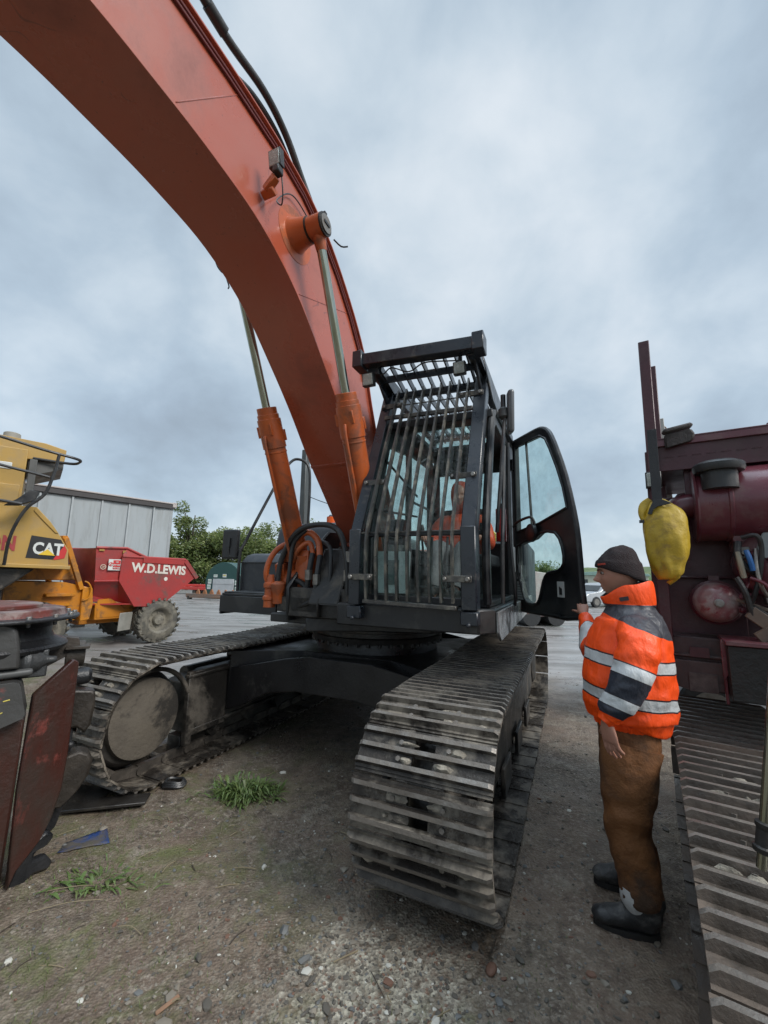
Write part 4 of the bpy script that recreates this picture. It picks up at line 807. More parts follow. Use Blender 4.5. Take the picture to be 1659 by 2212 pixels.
# ================= GREEN TANK
gt=root('green_tank','dark green half-round tank shed with a white door, in front of the hedge','storage tank',(-9.9,25.9,0),R(-14))
M_grn=pm('dark green paint',(.015,.060,.055),.38,0,(.02,.07,.06),3,.5)
arc=[(-1.15,0),(1.15,0),(1.27,.9)]+[(1.27*math.cos(t),.98+1.27*math.sin(t)) for t in [math.pi*k/22 for k in range(23)]]+[(-1.27,.9)]
m=MB(); m.prism(arc,(),XZ(0),3.6); m.build('tank_shell',[M_grn],gt,bevel=.02)
m=MB(); m.box((.03,-.02,.62),(1.46,.05,1.20),m=0); m.box((.03,-.05,.9),(1.4,.012,.012),m=1); m.build('door_panel',[pm('dirty white door',(.50,.52,.53),.5,0,(.36,.38,.39),3,.8),M_stl],gt,bevel=.01)
for (x,z,a,b,cc) in ((-.95,1.05,.24,.28,0),(-.98,.72,.24,.28,0),(.92,1.0,.18,.28,0),(.95,.62,.18,.28,0),(-.56,1.40,.26,.17,0),(.08,1.42,.26,.20,1)):
    m=MB(); m.box((x,-.012,z),(a,.012,b),m=0); m.box((x,-.02,z+.02),(a*.7,.006,b*.35),m=1+cc); m.build('notice',[M_whi,pm('pale green print',(.35,.48,.38),.6),pm('yellow print',(.6,.5,.1),.6)],gt)
# toothed bar lying in front of the tank
tb=root('toothed_bar','rusty toothed bucket bar lying in front of the green tank','bucket bar',(-10.1,25.0,0),R(-14))
m=MB(); m.box((0,0,.26),(3.6,.25,.14)); m.box((0,-.12,.16),(3.5,.06,.14)); m.build('bar',[pm('rust grey',(.14,.115,.10),.7,0,(.22,.12,.07),3,.8)],tb,bevel=.01)
for k in range(6):
    m=MB(); x=-1.0+.47*k; m.prism([(-.13,0),(-.10,.14),(-.04,.27),(0,.31),(.04,.27),(.10,.14),(.13,0)],(),Matrix(((1,0,0,x),(0,0,1,-.1),(0,1,0,.30),(0,0,0,1))),.1); m.build('tooth',[pm('rusty tooth',(.30,.13,.06),.7)],tb)
for x in (-1.6,1.5): m=MB(); m.box((x,0,.10),(.12,.3,.2)); m.build('foot',[M_fr],tb)
# red beams on the ground
for (x,y,l,a,lb) in ((-15.2,31.,4.6,-.05,'long red steel beam lying flat by the hedge, left one'),(-12.6,30.4,2.6,-.15,'shorter red steel beam next to the green tank')):
    rb=root('red_beam',lb,'steel beam',(x,y,.0),a)
    m=MB(); m.box((0,0,.42),(l,.5,.20)); m.box((0,.3,.62),(l*.9,.2,.16)); m.build('girder',[pm('red beam paint',(.50,.045,.035),.45,0,(.34,.04,.03),2,.7)],rb,bevel=.01)
    for q in (-.4,.4): m=MB(); m.box((q*l,0,.16),(.2,.5,.32)); m.build('bearer',[M_fr],rb)
# ================= SITE DUMPER
DA=211.5; DO=(-6.1,10.55)
dp=root('site_dumper','site dumper with scratched red skip with white lettering and orange chassis','dumper truck',(DO[0],DO[1],0),frot(DA))
M_skip=pm('scratched red skip',(.36,.032,.028),.42,0,(.24,.032,.030),1.4,.9,(.11,.065,.055),.85,2.6,edge=(.54,.66),bump=.3,bsc=20,stretch=(1,1,1))
M_dor=pm('dumper orange yellow',(.50,.19,.010),.45,0,(.36,.125,.010),2,.7,(.10,.065,.035),.7,3,bump=.15)
M_tyr=pm('muddy tyre',(.055,.052,.045),.75,0,(.12,.11,.085),3,.8,(.20,.18,.14),.7,5,edge=(.48,.6),bump=.6)
M_rim=pm('muddy rim',(.22,.20,.155),.65,0,(.12,.11,.09),4,.8,(.05,.045,.04),.6,6)
# skip (open): side walls, rear walls, bottom
m=MB()
sp_=[(-.98,1.99),(.52,1.95),(.86,1.54),(.66,1.36),(-.02,.83),(-.62,.86),(-1.0,1.43)]
bk=[(-1.46,2.13),(-.86,2.15),(-.45,1.97),(-.98,1.97),(-1.0,1.43),(-1.42,1.40)]
for y0 in (-.955,.925): m.prism(sp_,(),XZ(y0),.03)
for s_ in (-1,1):
    # inset rear quarter : sloping faces joined to a narrower back
    A=[(-.45,s_*.94,1.96),(-.86,s_*.86,2.15),(-1.46,s_*.80,2.13)]; B=[(-.98,s_*.94,1.99),(-1.0,s_*.90,1.45),(-1.40,s_*.78,1.42)]
    C_=[(-.64,s_*.93,.88),(-.80,s_*.62,.95),(-1.30,s_*.55,1.10)]
    m.add([A[0],A[1],A[2],B[0],B[1],B[2],C_[0],C_[1],C_[2]],[(0,1,3),(1,2,5,4),(1,4,3),(3,4,6),(4,5,8,7),(4,7,6)])
    m.sweep([(-1.46,s_*.81,2.14),(-.86,s_*.87,2.16),(-.45,s_*.955,1.97)],.028,seg=8); m.box((-.02,s_*.965,1.90),(1.02,.035,.13),(0,.02,0)); m.sweep([(-.98,s_*.95,1.97),(.52,s_*.96,1.955)],.03,seg=8)
    m.bar((.52,s_*.95,1.93),(.88,s_*.95,1.50),.07,.10)
    m.sweep([(-1.42,s_*.80,1.42),(-1.0,s_*.92,1.43)],.02,seg=6)
m.add([(-1.46,.8,2.13),(-1.46,-.8,2.13),(-1.40,-.78,1.42),(-1.40,.78,1.42),(-1.3,.55,1.1),(-1.3,-.55,1.1)],[(0,1,2,3),(3,2,5,4)])
m.prism([(-1.3,-.55),(-.62,-.93),(-.02,-.93),(-.02,.93),(-.62,.93),(-1.3,.55)],(),Matrix.Translation((0,0,.9)),.03)
m.add([(-.02,-.93,.84),(-.02,.93,.84),(.68,.93,1.38),(.68,-.93,1.38)],[(0,1,2,3)]); m.add([(.68,.93,1.38),(.68,-.93,1.38),(.90,-.93,1.52),(.90,.93,1.52)],[(0,1,2,3)])
m.sweep([(.90,-.95,1.52),(.90,.95,1.52)],.03,seg=8)
TD=TMx((-.76,-.962,1.64),(1,0,-.045),(0,0,1)); text(m,'W.D.LEWIS',.285,TD,1,bold=.011,xs=.93)
m.lathe((.06,-.956,1.475),(0,-1,0),[(0,.045),(.004,.045),(.004,.001)],20,1,cap=False)
skip=m.build('skip',[M_skip,pm('white lettering',(.62,.60,.54),.6,0,(.50,.42,.36),6,.8),M_whi],dp,bevel=0,label=None)
m=MB(); m.box((-1.10,-.895,1.78),(.235,.006,.24),(0,0,-.18),m=0); mm_=TMx((-1.10,-.905,1.78),(1,-.18,0),(0,0,1)); m.box((-1.06,-.905,1.78),(.14,.004,.20),(0,0,-.18),m=1)
for i,tx in enumerate(('NO','SLEW SEATS','NO RIDE')): text(m,tx,.045,mm_@Matrix.Translation((.04,.045-.062*i,.006)),0,align='CENTER',bold=.001,xs=.75)
m.lathe((-1.172,-.886,1.79),(-.18,-1,0),[(0,.044),(.004,.044),(.004,.032)],20,1,cap=False); m.box((-1.172,-.893,1.79),(.018,.006,.05),(0,.6,-.18),m=1)
m.build('warning_sign',[M_whi,M_red],skip)
m=MB(); m.lathe((-1.30,-.845,1.73),(-.1,-1,0),[(0,.055),(.004,.055),(.004,.042)],22,0,cap=False); mm_=TMx((-1.325,-.852,1.715),(1,-.1,0),(0,0,1)); text(m,'20',.05,mm_,0,bold=.001); m.build('speed_disc',[pm('faded cream print',(.55,.48,.38),.6)],skip)
for a_ in (((-.92,-.885,2.07),(.06,.01,.06),(0,0,-.18)),((-.84,-.87,2.07),(.06,.01,.06),(0,0,-.18)),((-1.36,-.835,2.09),(.10,.01,.04),(0,0,-.1))): m=MB(); m.box(*a_); m.build('reflector',[pm('faded amber',(.35,.22,.05),.5)],skip)
def dwheel(x,y,r,w_,near):
    m=MB(); s=-1 if y<0 else 1
    m.lathe((x,y-w_/2,r),(0,1,0),[(0,r*.56),(0,r*.70),(.03,r*.88),(.07,r*.94),(w_*.5,r*.955),(w_-.07,r*.94),(w_-.03,r*.88),(w_,r*.70),(w_,r*.56)],48,0,cap=False)
    for k in range(22):
        for sd_ in (-1,1):
            t=2*math.pi*(k+.5*(sd_>0))/22; rm=Euler((0,-t,0)).to_matrix()@Euler((0,0,0)).to_matrix()
            c=rm@Vector((0,0,0)); M_=Matrix.Translation((x,y,r))@Matrix.Rotation(-t,4,'Y')
            m.T=M_; q=sd_*w_*.5; m.add([(r*.93,0,-.02),(r*.93,0,.035),(r*1.0,0,.03),(r*1.0,0,-.015),(r*.86,q,.10),(r*.86,q,.16),(r*.965,q*.96,.155),(r*.965,q*.96,.105)],[(0,1,2,3),(4,7,6,5),(0,4,5,1),(1,5,6,2),(2,6,7,3),(3,7,4,0)],0); m.T=None
    return m,s
for i,(x,y,r) in enumerate(((0,-.80,.515),(0,.80,.515),(-2.35,-.80,.515),(-2.35,.80,.515))):
    m,s=dwheel(x,y,r,.38,1); wo=m.build('wheel',[M_tyr],dp,ang=30)
    m=MB(); m.lathe((x,y+s*.185,r),(0,-s,0),[(0,r*.585),(-.012,r*.60),(.0,r*.55),(.03,r*.50),(.10,r*.46),(.13,r*.40),(.13,r*.24),(.06,r*.22),(.04,r*.20),(.03,.01)],36,0,cap=False)
    for k in range(8): t=2*math.pi*k/8; m.cyl((x+r*.33*math.cos(t),y+s*.06,r+r*.33*math.sin(t)),(x+r*.33*math.cos(t),y+s*.075,r+r*.33*math.sin(t)),.018,seg=6)
    m.build('rim',[M_rim],wo)
m=MB()
m.prism([(-1.22,1.02),(-.95,1.04),(-.62,.80),(-.35,.78),(-.35,.62),(-1.22,.62)],(),XZ(-.62),.03); m.box((-.7,-.3,.76),(1.1,.6,.36)); m.box((-.6,0,.58),(1.6,.55,.22)); m.box((0,0,.53),(.22,1.3,.2))
m.prism([(-3.6,.75),(-1.65,.62),(-1.55,.9),(-1.58,1.32),(-1.9,1.40),(-3.6,1.45)],(),XZ(-.70),1.4); m.box((-2.5,0,1.6),(1.7,1.1,.32)); m.prism([(-1.6,.60),(-1.42,.62),(-1.38,.95),(-1.42,1.28),(-1.6,1.32)],(),XZ(-.78),.25)
m.box((-2.0,-.76,1.15),(.5,.15,.07)); m.box((-2.3,-.72,.95),(1.0,.12,.06))
m.build('chassis',[M_dor],dp,bevel=.02)
m=MB(); m.bar((-2.02,-.74,2.30),(-1.62,-.74,1.25),.09,.09); m.bar((-2.02,.74,2.30),(-1.62,.74,1.25),.09,.09); m.bar((-2.02,-.74,2.30),(-2.02,.74,2.30),.09,.09); m.sweep([(-1.60,-.80,1.02),(-1.50,-.83,1.08),(-1.47,-.83,1.25),(-1.53,-.82,1.38),(-1.60,-.80,1.42)],.018,seg=8,k=4); m.build('roll_bar',[M_dor],dp,bevel=.01)
m=MB(); m.prism([(-2.5,1.5),(-2.1,1.5),(-1.95,1.75),(-2.1,2.0),(-2.45,1.95)],(),XZ(-.3),.6); m.bar((-1.9,0,1.5),(-1.75,0,1.9),.05,.05); m.lathe((-1.76,0,1.9),(-.5,0,1),[(0,.17),(.03,.18),(.05,.16)],20); m.build('seat',[pm('worn brown seat',(.12,.08,.05),.7)],dp,bevel=.02)
for k in range(5): 
    m=MB(); m.sweep([(-1.35,-.35,.72+.05*k),(-1.15,-.40,.70+.06*k),(-1.0,-.35,.8+.03*k)],.022,seg=8,k=4); m.build('hydraulic_hose',[M_rub],dp)
m=MB(); m.box((-.72,-.84,.53),(.36,.02,.40),(.08,0,.35)); m.build('mud_flap',[pm('grey mud flap',(.20,.195,.17),.7,0,(.28,.27,.24),5,.7)],dp,bevel=.02)
# ================= YELLOW LOADER (left edge)
cl_=root('wheel_loader','big faded yellow wheel loader with black handrails at the left edge','wheel loader',(-5.74-1.718*.766,7.5-1.718*.643,0),R(40))
MB.G=Matrix.Diagonal((.76,1,1,1))
M_cy=pm('faded loader yellow',(.43,.27,.07),.42,0,(.36,.22,.06),1.4,.6,(.30,.22,.12),.35,3,bump=.08)
m=MB()
m.prism([(-2.6,1.76),(2.33,1.68),(2.31,1.80),(2.28,2.02),(2.06,2.30),(1.88,2.50),(1.70,2.58),(1.60,2.74),(-2.6,2.78)],(),XZ(0),2.4)
m.box((0,-.03,1.735),(4.72,.10,.065),(0,.017,0)); m.box((-.5,-.02,2.42),(3.0,.05,.05)); m.box((.0,1.2,2.85),(2.2,2.2,.2))
m.prism([(1.60,2.74),(1.88,2.50),(2.06,2.30),(2.0,2.3),(1.8,2.46),(1.55,2.68)],(),XZ(-.02),.02)
hood=m.build('hood',[M_cy],cl_,bevel=.035,seg=3)
TC=TMx((1.53,-.006,1.915),(1,0,-.03),(0,0,1))
m=MB(); m.prism([(1.58,2.24),(2.12,2.19),(2.25,2.02),(2.06,1.83),(1.53,1.85)],(),Matrix(((1,0,0,0),(0,0,-1,-.003),(0,1,0,0),(0,0,0,1))),.004,m=0)
m.prism([(2.20,2.09),(2.26,2.00),(2.23,1.86),(2.06,1.83),(2.02,1.83)],(),Matrix(((1,0,0,0),(0,0,-1,-.006),(0,1,0,0),(0,0,0,1))),.004,m=2)
text(m,'CAT',.28,TMx((1.63,-.012,1.93),(1,0,-.03),(0,0,1)),1,bold=.010,xs=1.0)
m.prism([(1.74,1.91),(2.05,1.90),(1.90,2.01)],(),Matrix(((1,0,0,0),(0,0,-1,-.015),(0,1,0,0),(0,0,0,1))),.004,m=3)
m.build('decal',[pm('decal black',(.02,.02,.022),.4),M_whi,M_red,pm('decal yellow',(.75,.50,.04),.4)],hood)
m=MB(); text(m,'WASTON',.36,TMx((1.27,-.008,1.99),(1,0,-.02),(0,0,1)),0,bold=.012,align='RIGHT',xs=.95) if False else text(m,'ON',.34,TMx((1.34,-.008,1.97),(1,0,-.02),(0,0,1)),0,bold=.012,align='RIGHT',xs=.95); m.build('lettering',[pm('faded red letters',(.36,.05,.05),.5)],hood)
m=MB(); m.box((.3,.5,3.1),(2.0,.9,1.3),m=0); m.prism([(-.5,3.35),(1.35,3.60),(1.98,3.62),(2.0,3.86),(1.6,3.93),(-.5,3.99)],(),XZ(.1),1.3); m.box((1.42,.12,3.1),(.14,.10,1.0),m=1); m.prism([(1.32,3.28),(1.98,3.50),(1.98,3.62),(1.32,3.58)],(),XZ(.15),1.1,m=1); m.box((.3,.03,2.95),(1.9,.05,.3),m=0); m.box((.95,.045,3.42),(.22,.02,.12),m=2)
m.build('cab',[M_cy,pm('dark grey panel',(.10,.10,.095),.6),M_whi],cl_,bevel=.03,seg=2)  # plain dark grey on the cab post and the panel below the roof
m=MB(); m.cyl((.95,.5,3.9),(.95,.5,4.10),.17,.16,seg=28); m.build('exhaust_pot',[pm('weathered grey',(.30,.29,.26),.6)],cl_,bevel=.01)
m=MB(); m.sweep([(-2.,-.45,4.0),(.3,-.45,3.85),(1.6,-.45,3.68),(2.20,-.40,3.62),(2.26,-.25,3.60),(2.1,0,3.6),(1.4,.1,3.62)],.025,seg=10,k=5); m.sweep([(-2.,-.45,3.46),(.3,-.45,3.38),(1.1,-.45,3.30),(1.75,-.45,3.22)],.024,seg=10,k=2); m.sweep([(-2.,-.45,2.92),(.3,-.45,2.80),(1.35,-.45,2.72)],.024,seg=10,k=2)
m.sweep([(1.86,-.45,3.64),(1.80,-.45,3.24),(1.70,-.45,2.92),(1.45,-.42,2.68),(1.30,-.35,2.40),(1.22,-.30,2.10),(1.20,-.2,1.72)],.032,seg=10,k=5); m.build('handrail',[M_blk],cl_)
m=MB(); m.prism([(1.05,2.68),(1.25,2.80),(1.45,2.98),(1.62,2.96),(1.55,2.80),(1.3,2.70)],(),XZ(-.4),.10); m.build('step_bracket',[M_blk],cl_,bevel=.01)
m=MB(); m.prism([(-2.6,1.7),(1.72,1.66),(1.2,1.30),(1.0,1.22),(-2.6,1.2)],(),XZ(.1),2.2); m.box((-.6,1.2,1.0),(3.6,1.6,.7)); m.prism([(.6,1.30),(1.25,1.12),(1.55,.82),(1.5,.7),(.4,.7)],(),XZ(.0),.3); m.build('underframe',[M_fr],cl_,bevel=.02)
MB.G=None
for (x,y) in ((-.35,.2),(-.35,2.2)):
    m,s=dwheel(x+.0,y-.0,.82,.62,1); wo=m.build('wheel',[M_tyr],cl_,ang=30); m=MB(); m.lathe((x,y-.31,.82),(0,1,0),[(0,.44),(.12,.40),(.14,.2),(.05,.16),(.05,.01)],30,0,cap=False); m.build('rim',[M_cy],wo)
# ================= FAR RIGHT: car, caravan, white van, yellow excavator and pale skip seen through the door
def simple_car(name,x,y,rz,c,label,s=1.,van=False,cat='car'):
    r=root(name,label,cat,(x,y,gz(x,y)),rz); mt=pm(name+' paint',c,.3,.1,coat=.6)
    m=MB()
    if van: prof=[(-2.6,.35),(2.5,.35),(2.6,.9),(2.35,1.15),(1.6,1.95),(1.2,2.35),(-2.5,2.45),(-2.62,1.2)]
    else: prof=[(-2.1,.3),(2.15,.3),(2.2,.62),(1.95,.80),(1.05,.92),(.35,1.40),(-.9,1.45),(-1.75,1.05),(-2.15,.95)]
    m.prism(prof,(),XZ(-.86),1.72); m.build('body',[mt],r,bevel=.07,seg=3)
    m=MB()
    if not van:
        for y_ in (-.872,.86): m.prism([(.85,.95),(.30,1.33),(-.85,1.36),(-1.35,1.02),(-1.3,.95)],(),XZ(y_),.012); m.build('side_glass',[pm('dark car glass',(.03,.04,.045),.08)],r); m=MB()
        m.prism([(-.72,.0),(.72,.0),(.62,.62),(-.62,.62)],(),Matrix(((0,-.75,.66,1.06),(1,0,0,0),(0,.50,.8,.96),(0,0,0,1))),.012)
    else:
        for y_ in (-.872,.86): m.prism([(2.1,1.25),(1.5,1.9),(.7,1.95),(.7,1.25)],(),XZ(y_),.012)
    m.build('windscreen',[pm('dark car glass',(.03,.04,.045),.08)],r)
    for xw in ((-1.6,1.6) if van else (-1.32,1.35)):
        for y_ in (-.80,.80):
            rw_=.36 if van else .32; m=MB(); m.lathe((xw,y_-.11,rw_),(0,1,0),[(0,rw_*.6),(0,rw_*.92),(.03,rw_),(.19,rw_),(.22,rw_*.92),(.22,rw_*.6)],26,0); wo=m.build('wheel',[M_rub],r); m=MB(); m.lathe((xw,y_-.112,rw_),(0,1,0),[(0,.02),(0,rw_*.6),(.224,rw_*.6),(.224,.02)],20,0); m.build('rim',[M_stl],wo)
    return r
simple_car('silver_car',13.6,26.0,R(200),(.42,.44,.46),'silver hatchback parked far off, just behind the man\'s raised hand')
simple_car('white_car',5.14,4.55,R(-36.9),(.62,.64,.66),'white car parked close behind the maroon machine, seen below its frame')
cv=root('site_cabin','small pale green and white cabin on the grass bank right of the open door','cabin',(22.4,42.,gz(22.4,42)-.2),R(-20))
m=MB(); m.box((0,0,1.25),(7,3,1.9)); m.build('wall',[pm('cream cabin',(.50,.52,.42),.6)],cv,bevel=.02)
m=MB(); m.prism([(-3.7,2.2),(3.7,2.2),(3.5,2.42),(0,2.62),(-3.5,2.42)],(),XZ(-1.7),3.4); m.build('roof',[pm('pale green roof',(.25,.38,.33),.5)],cv,bevel=.02)
for x in (-2.2,-.2,1.8): m=MB(); m.box((x,-1.52,1.4),(1.0,.05,.8)); m.build('window',[pm('cabin glass',(.05,.06,.06),.1)],cv)
ye=root('yellow_excavator','distant yellow excavator seen through the open cab door glass','excavator',(5.75,18.5,0),R(150)); ye.scale=(.8,.8,.8)
M_ye=pm('distant yellow',(.60,.42,.05),.5)
m=MB(); m.bar((.2,0,1.6),(.9,0,4.3),.35,.5); m.bar((.9,0,4.3),(1.6,0,5.0),.3,.45); m.build('boom',[M_ye],ye,bevel=.02)
m=MB(); m.bar((1.5,0,5.1),(2.4,0,3.0),.25,.35); m.build('arm',[M_ye],ye,bevel=.02)
m=MB(); m.box((-.8,0,1.5),(2.6,2.2,1.0)); m.build('body',[M_ye],ye,bevel=.05)
m=MB(); m.box((.3,.75,2.2),(1.1,.9,1.5)); m.build('cab',[M_blk],ye,bevel=.05)
for y_ in (-1.,1.): m=MB(); m.sweep([(-1.6,y_,.4),(1.6,y_,.4)],.4,seg=10); m.build('crawler_track',[M_fr],ye)
ps=root('pale_machine','faded pink and white machine standing far behind the lower door glass','machine',(5.55,15.5,0),R(10)); ps.scale=(.8,.8,.8)
m=MB(); m.prism([(-.9,0.4),(.9,.4),(.75,1.6),(.35,2.3),(-.5,2.4),(-.9,1.8)],(),XZ(-.8),1.6); m.build('body',[pm('faded pink',(.50,.34,.32),.6,0,(.6,.55,.52),2,.8)],ps,bevel=.06,seg=3)
m=MB(); m.box((.6,-.82,.9),(.5,.04,.35)); m.build('grille',[M_fr],ps)
for x in (-.6,.6):
    m=MB(); m.cyl((x,-.95,.42),(x,.95,.42),.42,seg=24); m.build('wheel',[M_rub],ps)
# ================= MAROON TRACKED MACHINE (right)
KA=32.8; kr=frot(KA); KM0=Matrix.Rotation(kr,4,'Z'); koff=V(-2.4,.9,0)
kw=KM0@koff
cru=root('tracked_crusher','dark maroon tracked machine with engine and tall posts at the right edge','tracked machine',(kw.x,kw.y,0),kr)
MB.G=Matrix.Translation(-koff)
M_mar=pm('maroon paint',(.075,.014,.022),.42,0,(.035,.009,.013),3,.7,(.08,.062,.058),.5,2.2,edge=(.52,.68),bump=.25,bsc=30,coat=.1)
M_mar2=pm('maroon paint wet top',(.125,.026,.038),.34,0,(.085,.018,.027),5,.7,(.15,.10,.09),.4,4,coat=.25,bump=.15)
def Kp(x,y,z): return KM0@V(x,y,z)
m=MB(); m.bar((-3.1,.06,1.3),(-3.1,.062,3.26),.062,.062,(0,1,0)); m.bar((-3.12,.045,2.10),(-3.12,.045,2.50),.05,.07); m.build('post',[M_mar],cru,bevel=.004)
m=MB(); m.bar((-3.6,.115,1.9),(-3.6,.115,3.30),.045,.045,(0,1,0)); m.build('post',[M_mar],cru,bevel=.004)
m=MB(); m.bar((-4.1,.18,1.9),(-4.1,.155,3.03),.11,.05,(0,1,0),m=0); m.box((-4.06,.17,2.62),(.02,.02,.03),m=1); m.sweep([(-4.06,.15,3.0),(-4.05,.20,2.92),(-4.05,.19,2.84)],.006,seg=6,k=4,m=1); m.build('pale_post',[pm('weathered galvanised',(.40,.40,.37),.55,0,(.30,.29,.26),9,.8),pm('rusty fixing',(.20,.10,.06),.7)],cru,bevel=.004)
# walkway box over the engine
m=MB(); m.box((-3.55,.375,2.462),(.9,.57,.195),m=0); m.box((-3.55,.375,2.568),(.94,.60,.016),m=1); m.box((-3.09,.375,2.548),(.02,.60,.05),m=1); m.prism([(.34,2.19),(.62,2.22),(.62,2.37),(.22,2.37),(.22,2.22)],(),YZ(-3.2),.03,m=0)
for k in range(8): m.box((-3.098,.15+.07*k,2.45),(.004,.05,.004),m=0)
m.build('walkway',[M_mar,M_mar2],cru,bevel=.006)
m=MB(); m.prism([(.13,2.50),(.13,2.59),(.27,2.61),(.29,2.57),(.27,2.53)],(),YZ(-3.085),.03); m.box((-3.07,.2,2.62),(.06,.16,.03),(0.2,.0,.2)); m.build('torn_cover',[pm('rotten dark cloth',(.05,.042,.04),.8,bump=.8)],cru,bevel=.01)
m=MB(); m.lathe((-2.98,.37,2.30),(0,0,1),[(0,.09),(0,.115),(.015,.122),(.04,.122),(.05,.112),(.06,.09),(.064,.02)],36); m.lathe((-2.98,.37,2.20),(0,0,1),[(0,.085),(.12,.085)],28); m.build('air_intake_cap',[M_rub],cru)
m=MB(); m.lathe((-3.18,.25,2.14),(0,1,0),[(0,.10),(0,.215),(.01,.228),(.02,.220),(.15,.220),(.155,.226),(.17,.226),(.175,.220),(.55,.220),(.56,.228),(.58,.22),(.58,.1)],48); m.lathe((-3.18,.83,2.14),(0,1,0),[(0,.18),(.5,.18),(.5,.02)],40); m.build('air_cleaner',[M_mar2],cru)
m=MB(); m.sweep([(-3.18,.28,2.14,.075),(-3.18,.22,2.14,.078),(-3.18,.165,2.11,.076),(-3.18,.15,2.02,.07),(-3.18,.15,1.8,.065)],seg=20,k=5); m.prism([(.10,2.10),(.12,2.17),(.19,2.26),(.30,2.28),(.30,2.1)],(),YZ(-3.42),.03); m.build('intake_pipe',[M_mar2],cru)
m=MB(); m.prism([(.03,1.12),(1.6,1.1),(1.6,2.2),(.04,2.18)],(),YZ(-3.45),.06); m.box((-3.36,.28,1.70),(.12,.50,.015)); m.prism([(.03,1.25),(.48,1.22),(.48,1.70),(.035,1.72)],(),YZ(-3.40),.05); m.box((-4.0,.9,1.65),(1.1,1.7,1.2)); m.box((-3.34,.02,1.7),(.03,.03,.9)); m.box((-3.26,.39,1.52),(.012,.012,.12)); m.build('engine_bay_panel',[M_mar],cru,bevel=.006)
m=MB(); m.lathe((-3.30,.318,1.555),(1,0,0),[(0,.12),(.12,.12),(.13,.128),(.15,.128),(.16,.115),(.20,.105),(.235,.085),(.255,.05),(.262,.005)],36,0,mf=lambda j:0 if j<4 else 1); m.lathe((-3.045,.318,1.555),(1,0,0),[(0,.025),(.02,.024),(.022,.018),(.035,.018),(.035,.001)],12,2); m.box((-3.2,.318,1.69),(.05,.05,.04),m=0); m.build('air_tank',[M_mar,pm('scuffed tank end',(.20,.045,.055),.35,0,(.24,.17,.16),9,.9,(.30,.27,.25),.7,14,coat=.2),M_stl],cru)
m=MB(); m.box((-3.5,.9,1.22),(.8,1.72,.26)); m.box((-3.09,.90,1.245),(.03,1.7,.02)); m.prism([(.04,1.12),(.09,1.07),(.16,1.05),(.32,1.06),(.34,1.12),(.34,1.22),(.04,1.22)],(),YZ(-3.12),.06); m.box((-4.3,.9,1.32),(.9,1.5,.35)); m.build('chassis_frame',[pm('dark maroon grime',(.035,.013,.016),.45,0,(.05,.04,.038),4,.8,(.10,.08,.075),.4,3,bump=.3)],cru,bevel=.008)
m=MB(); m.box((-3.055,.215,1.105),(.01,.13,.10)); m.build('frame_plate',[pm('grimy grey patch',(.10,.085,.078),.7,0,(.04,.03,.03),18,.8)],cru); m=MB(); m.box((-3.07,.21,1.27),(.01,.09,.055)); m.build('frame_plate',[M_mar],cru)
m=MB(); m.box((-3.05,.75,1.20),(.30,.86,.28),m=1); m.box((-3.04,.75,1.355),(.33,.88,.022),m=0); m.bar((-3.0,.31,1.02),(-3.0,.31,1.36),.015,.02,m=0); m.prism([(.30,1.35),(.37,1.35),(.365,1.26),(.32,1.17),(.30,1.14)],(),YZ(-2.99),.01,m=0); m.build('side_step',[M_mar2,M_grs],cru,bevel=.005)
for (a,b,w_,h_) in (((-3.0,.44,1.52),(-3.0,.60,1.38),.07,.03),((-2.98,.46,1.38),(-2.98,.66,1.52),.06,.03),((-3.05,.40,1.58),(-3.05,.66,1.47),.02,.02)): m=MB(); m.bar(a,b,w_,h_,(1,0,0)); m.build('angle_iron',[pm('rusty tan iron',(.16,.11,.075),.65,0,(.08,.06,.05),8,.8)],cru,bevel=.004)
m=MB(); m.lathe((-3.30,.62,1.78),(1,0,.0),[(0,.20),(.18,.20),(.2,.17),(.24,.10),(.25,.01)],32,0); m.box((-3.2,.47,1.90),(.16,.10,.10),m=0); m.box((-3.12,.44,1.93),(.06,.05,.05),m=0); m.box((-3.15,.62,1.99),(.2,.14,.03),m=0); m.prism([(.50,1.84),(.54,1.95),(.68,1.97),(.68,1.80),(.58,1.78)],(),YZ(-3.07),.02,m=1)
for k in range(3): m.bar((-3.04,.57,1.86+.025*k),(-3.04,.66,1.885+.025*k),.008,.010,m=2)
m.build('engine',[M_mar2,pm('engine label grey',(.28,.30,.30),.5),M_grs],cru,bevel=.008)
for i,(pts,rr_,mt) in enumerate((([(-3.05,.43,1.90),(-3.02,.42,1.82),(-3.02,.45,1.76),(-3.05,.50,1.72)],.018,M_rub),([(-3.0,.455,1.85),(-2.99,.465,1.80),(-3.0,.475,1.74)],.013,pm('blue hose',(.02,.12,.35),.4)),([(-3.02,.42,1.84),(-3.0,.425,1.78),(-3.01,.435,1.70)],.014,pm('beige tube',(.30,.26,.19),.6)),([(-3.02,.50,1.86),(-3.0,.49,1.76),(-3.0,.50,1.66),(-3.04,.53,1.60)],.010,M_stl),([(-3.0,.44,1.92),(-2.98,.50,1.93),(-3.0,.52,1.86),(-3.02,.50,1.70),(-3.05,.46,1.56)],.012,M_rub),([(-3.0,.46,1.70),(-2.98,.52,1.66),(-3.0,.58,1.54)],.009,M_mar2),([(-3.0,.40,1.70),(-2.99,.43,1.62),(-3.0,.45,1.50)],.016,M_grs))):
    m=MB(); m.sweep(pts,rr_,seg=8,k=5); m.build('engine_hose',[mt],cru)
rc=random.Random(21)
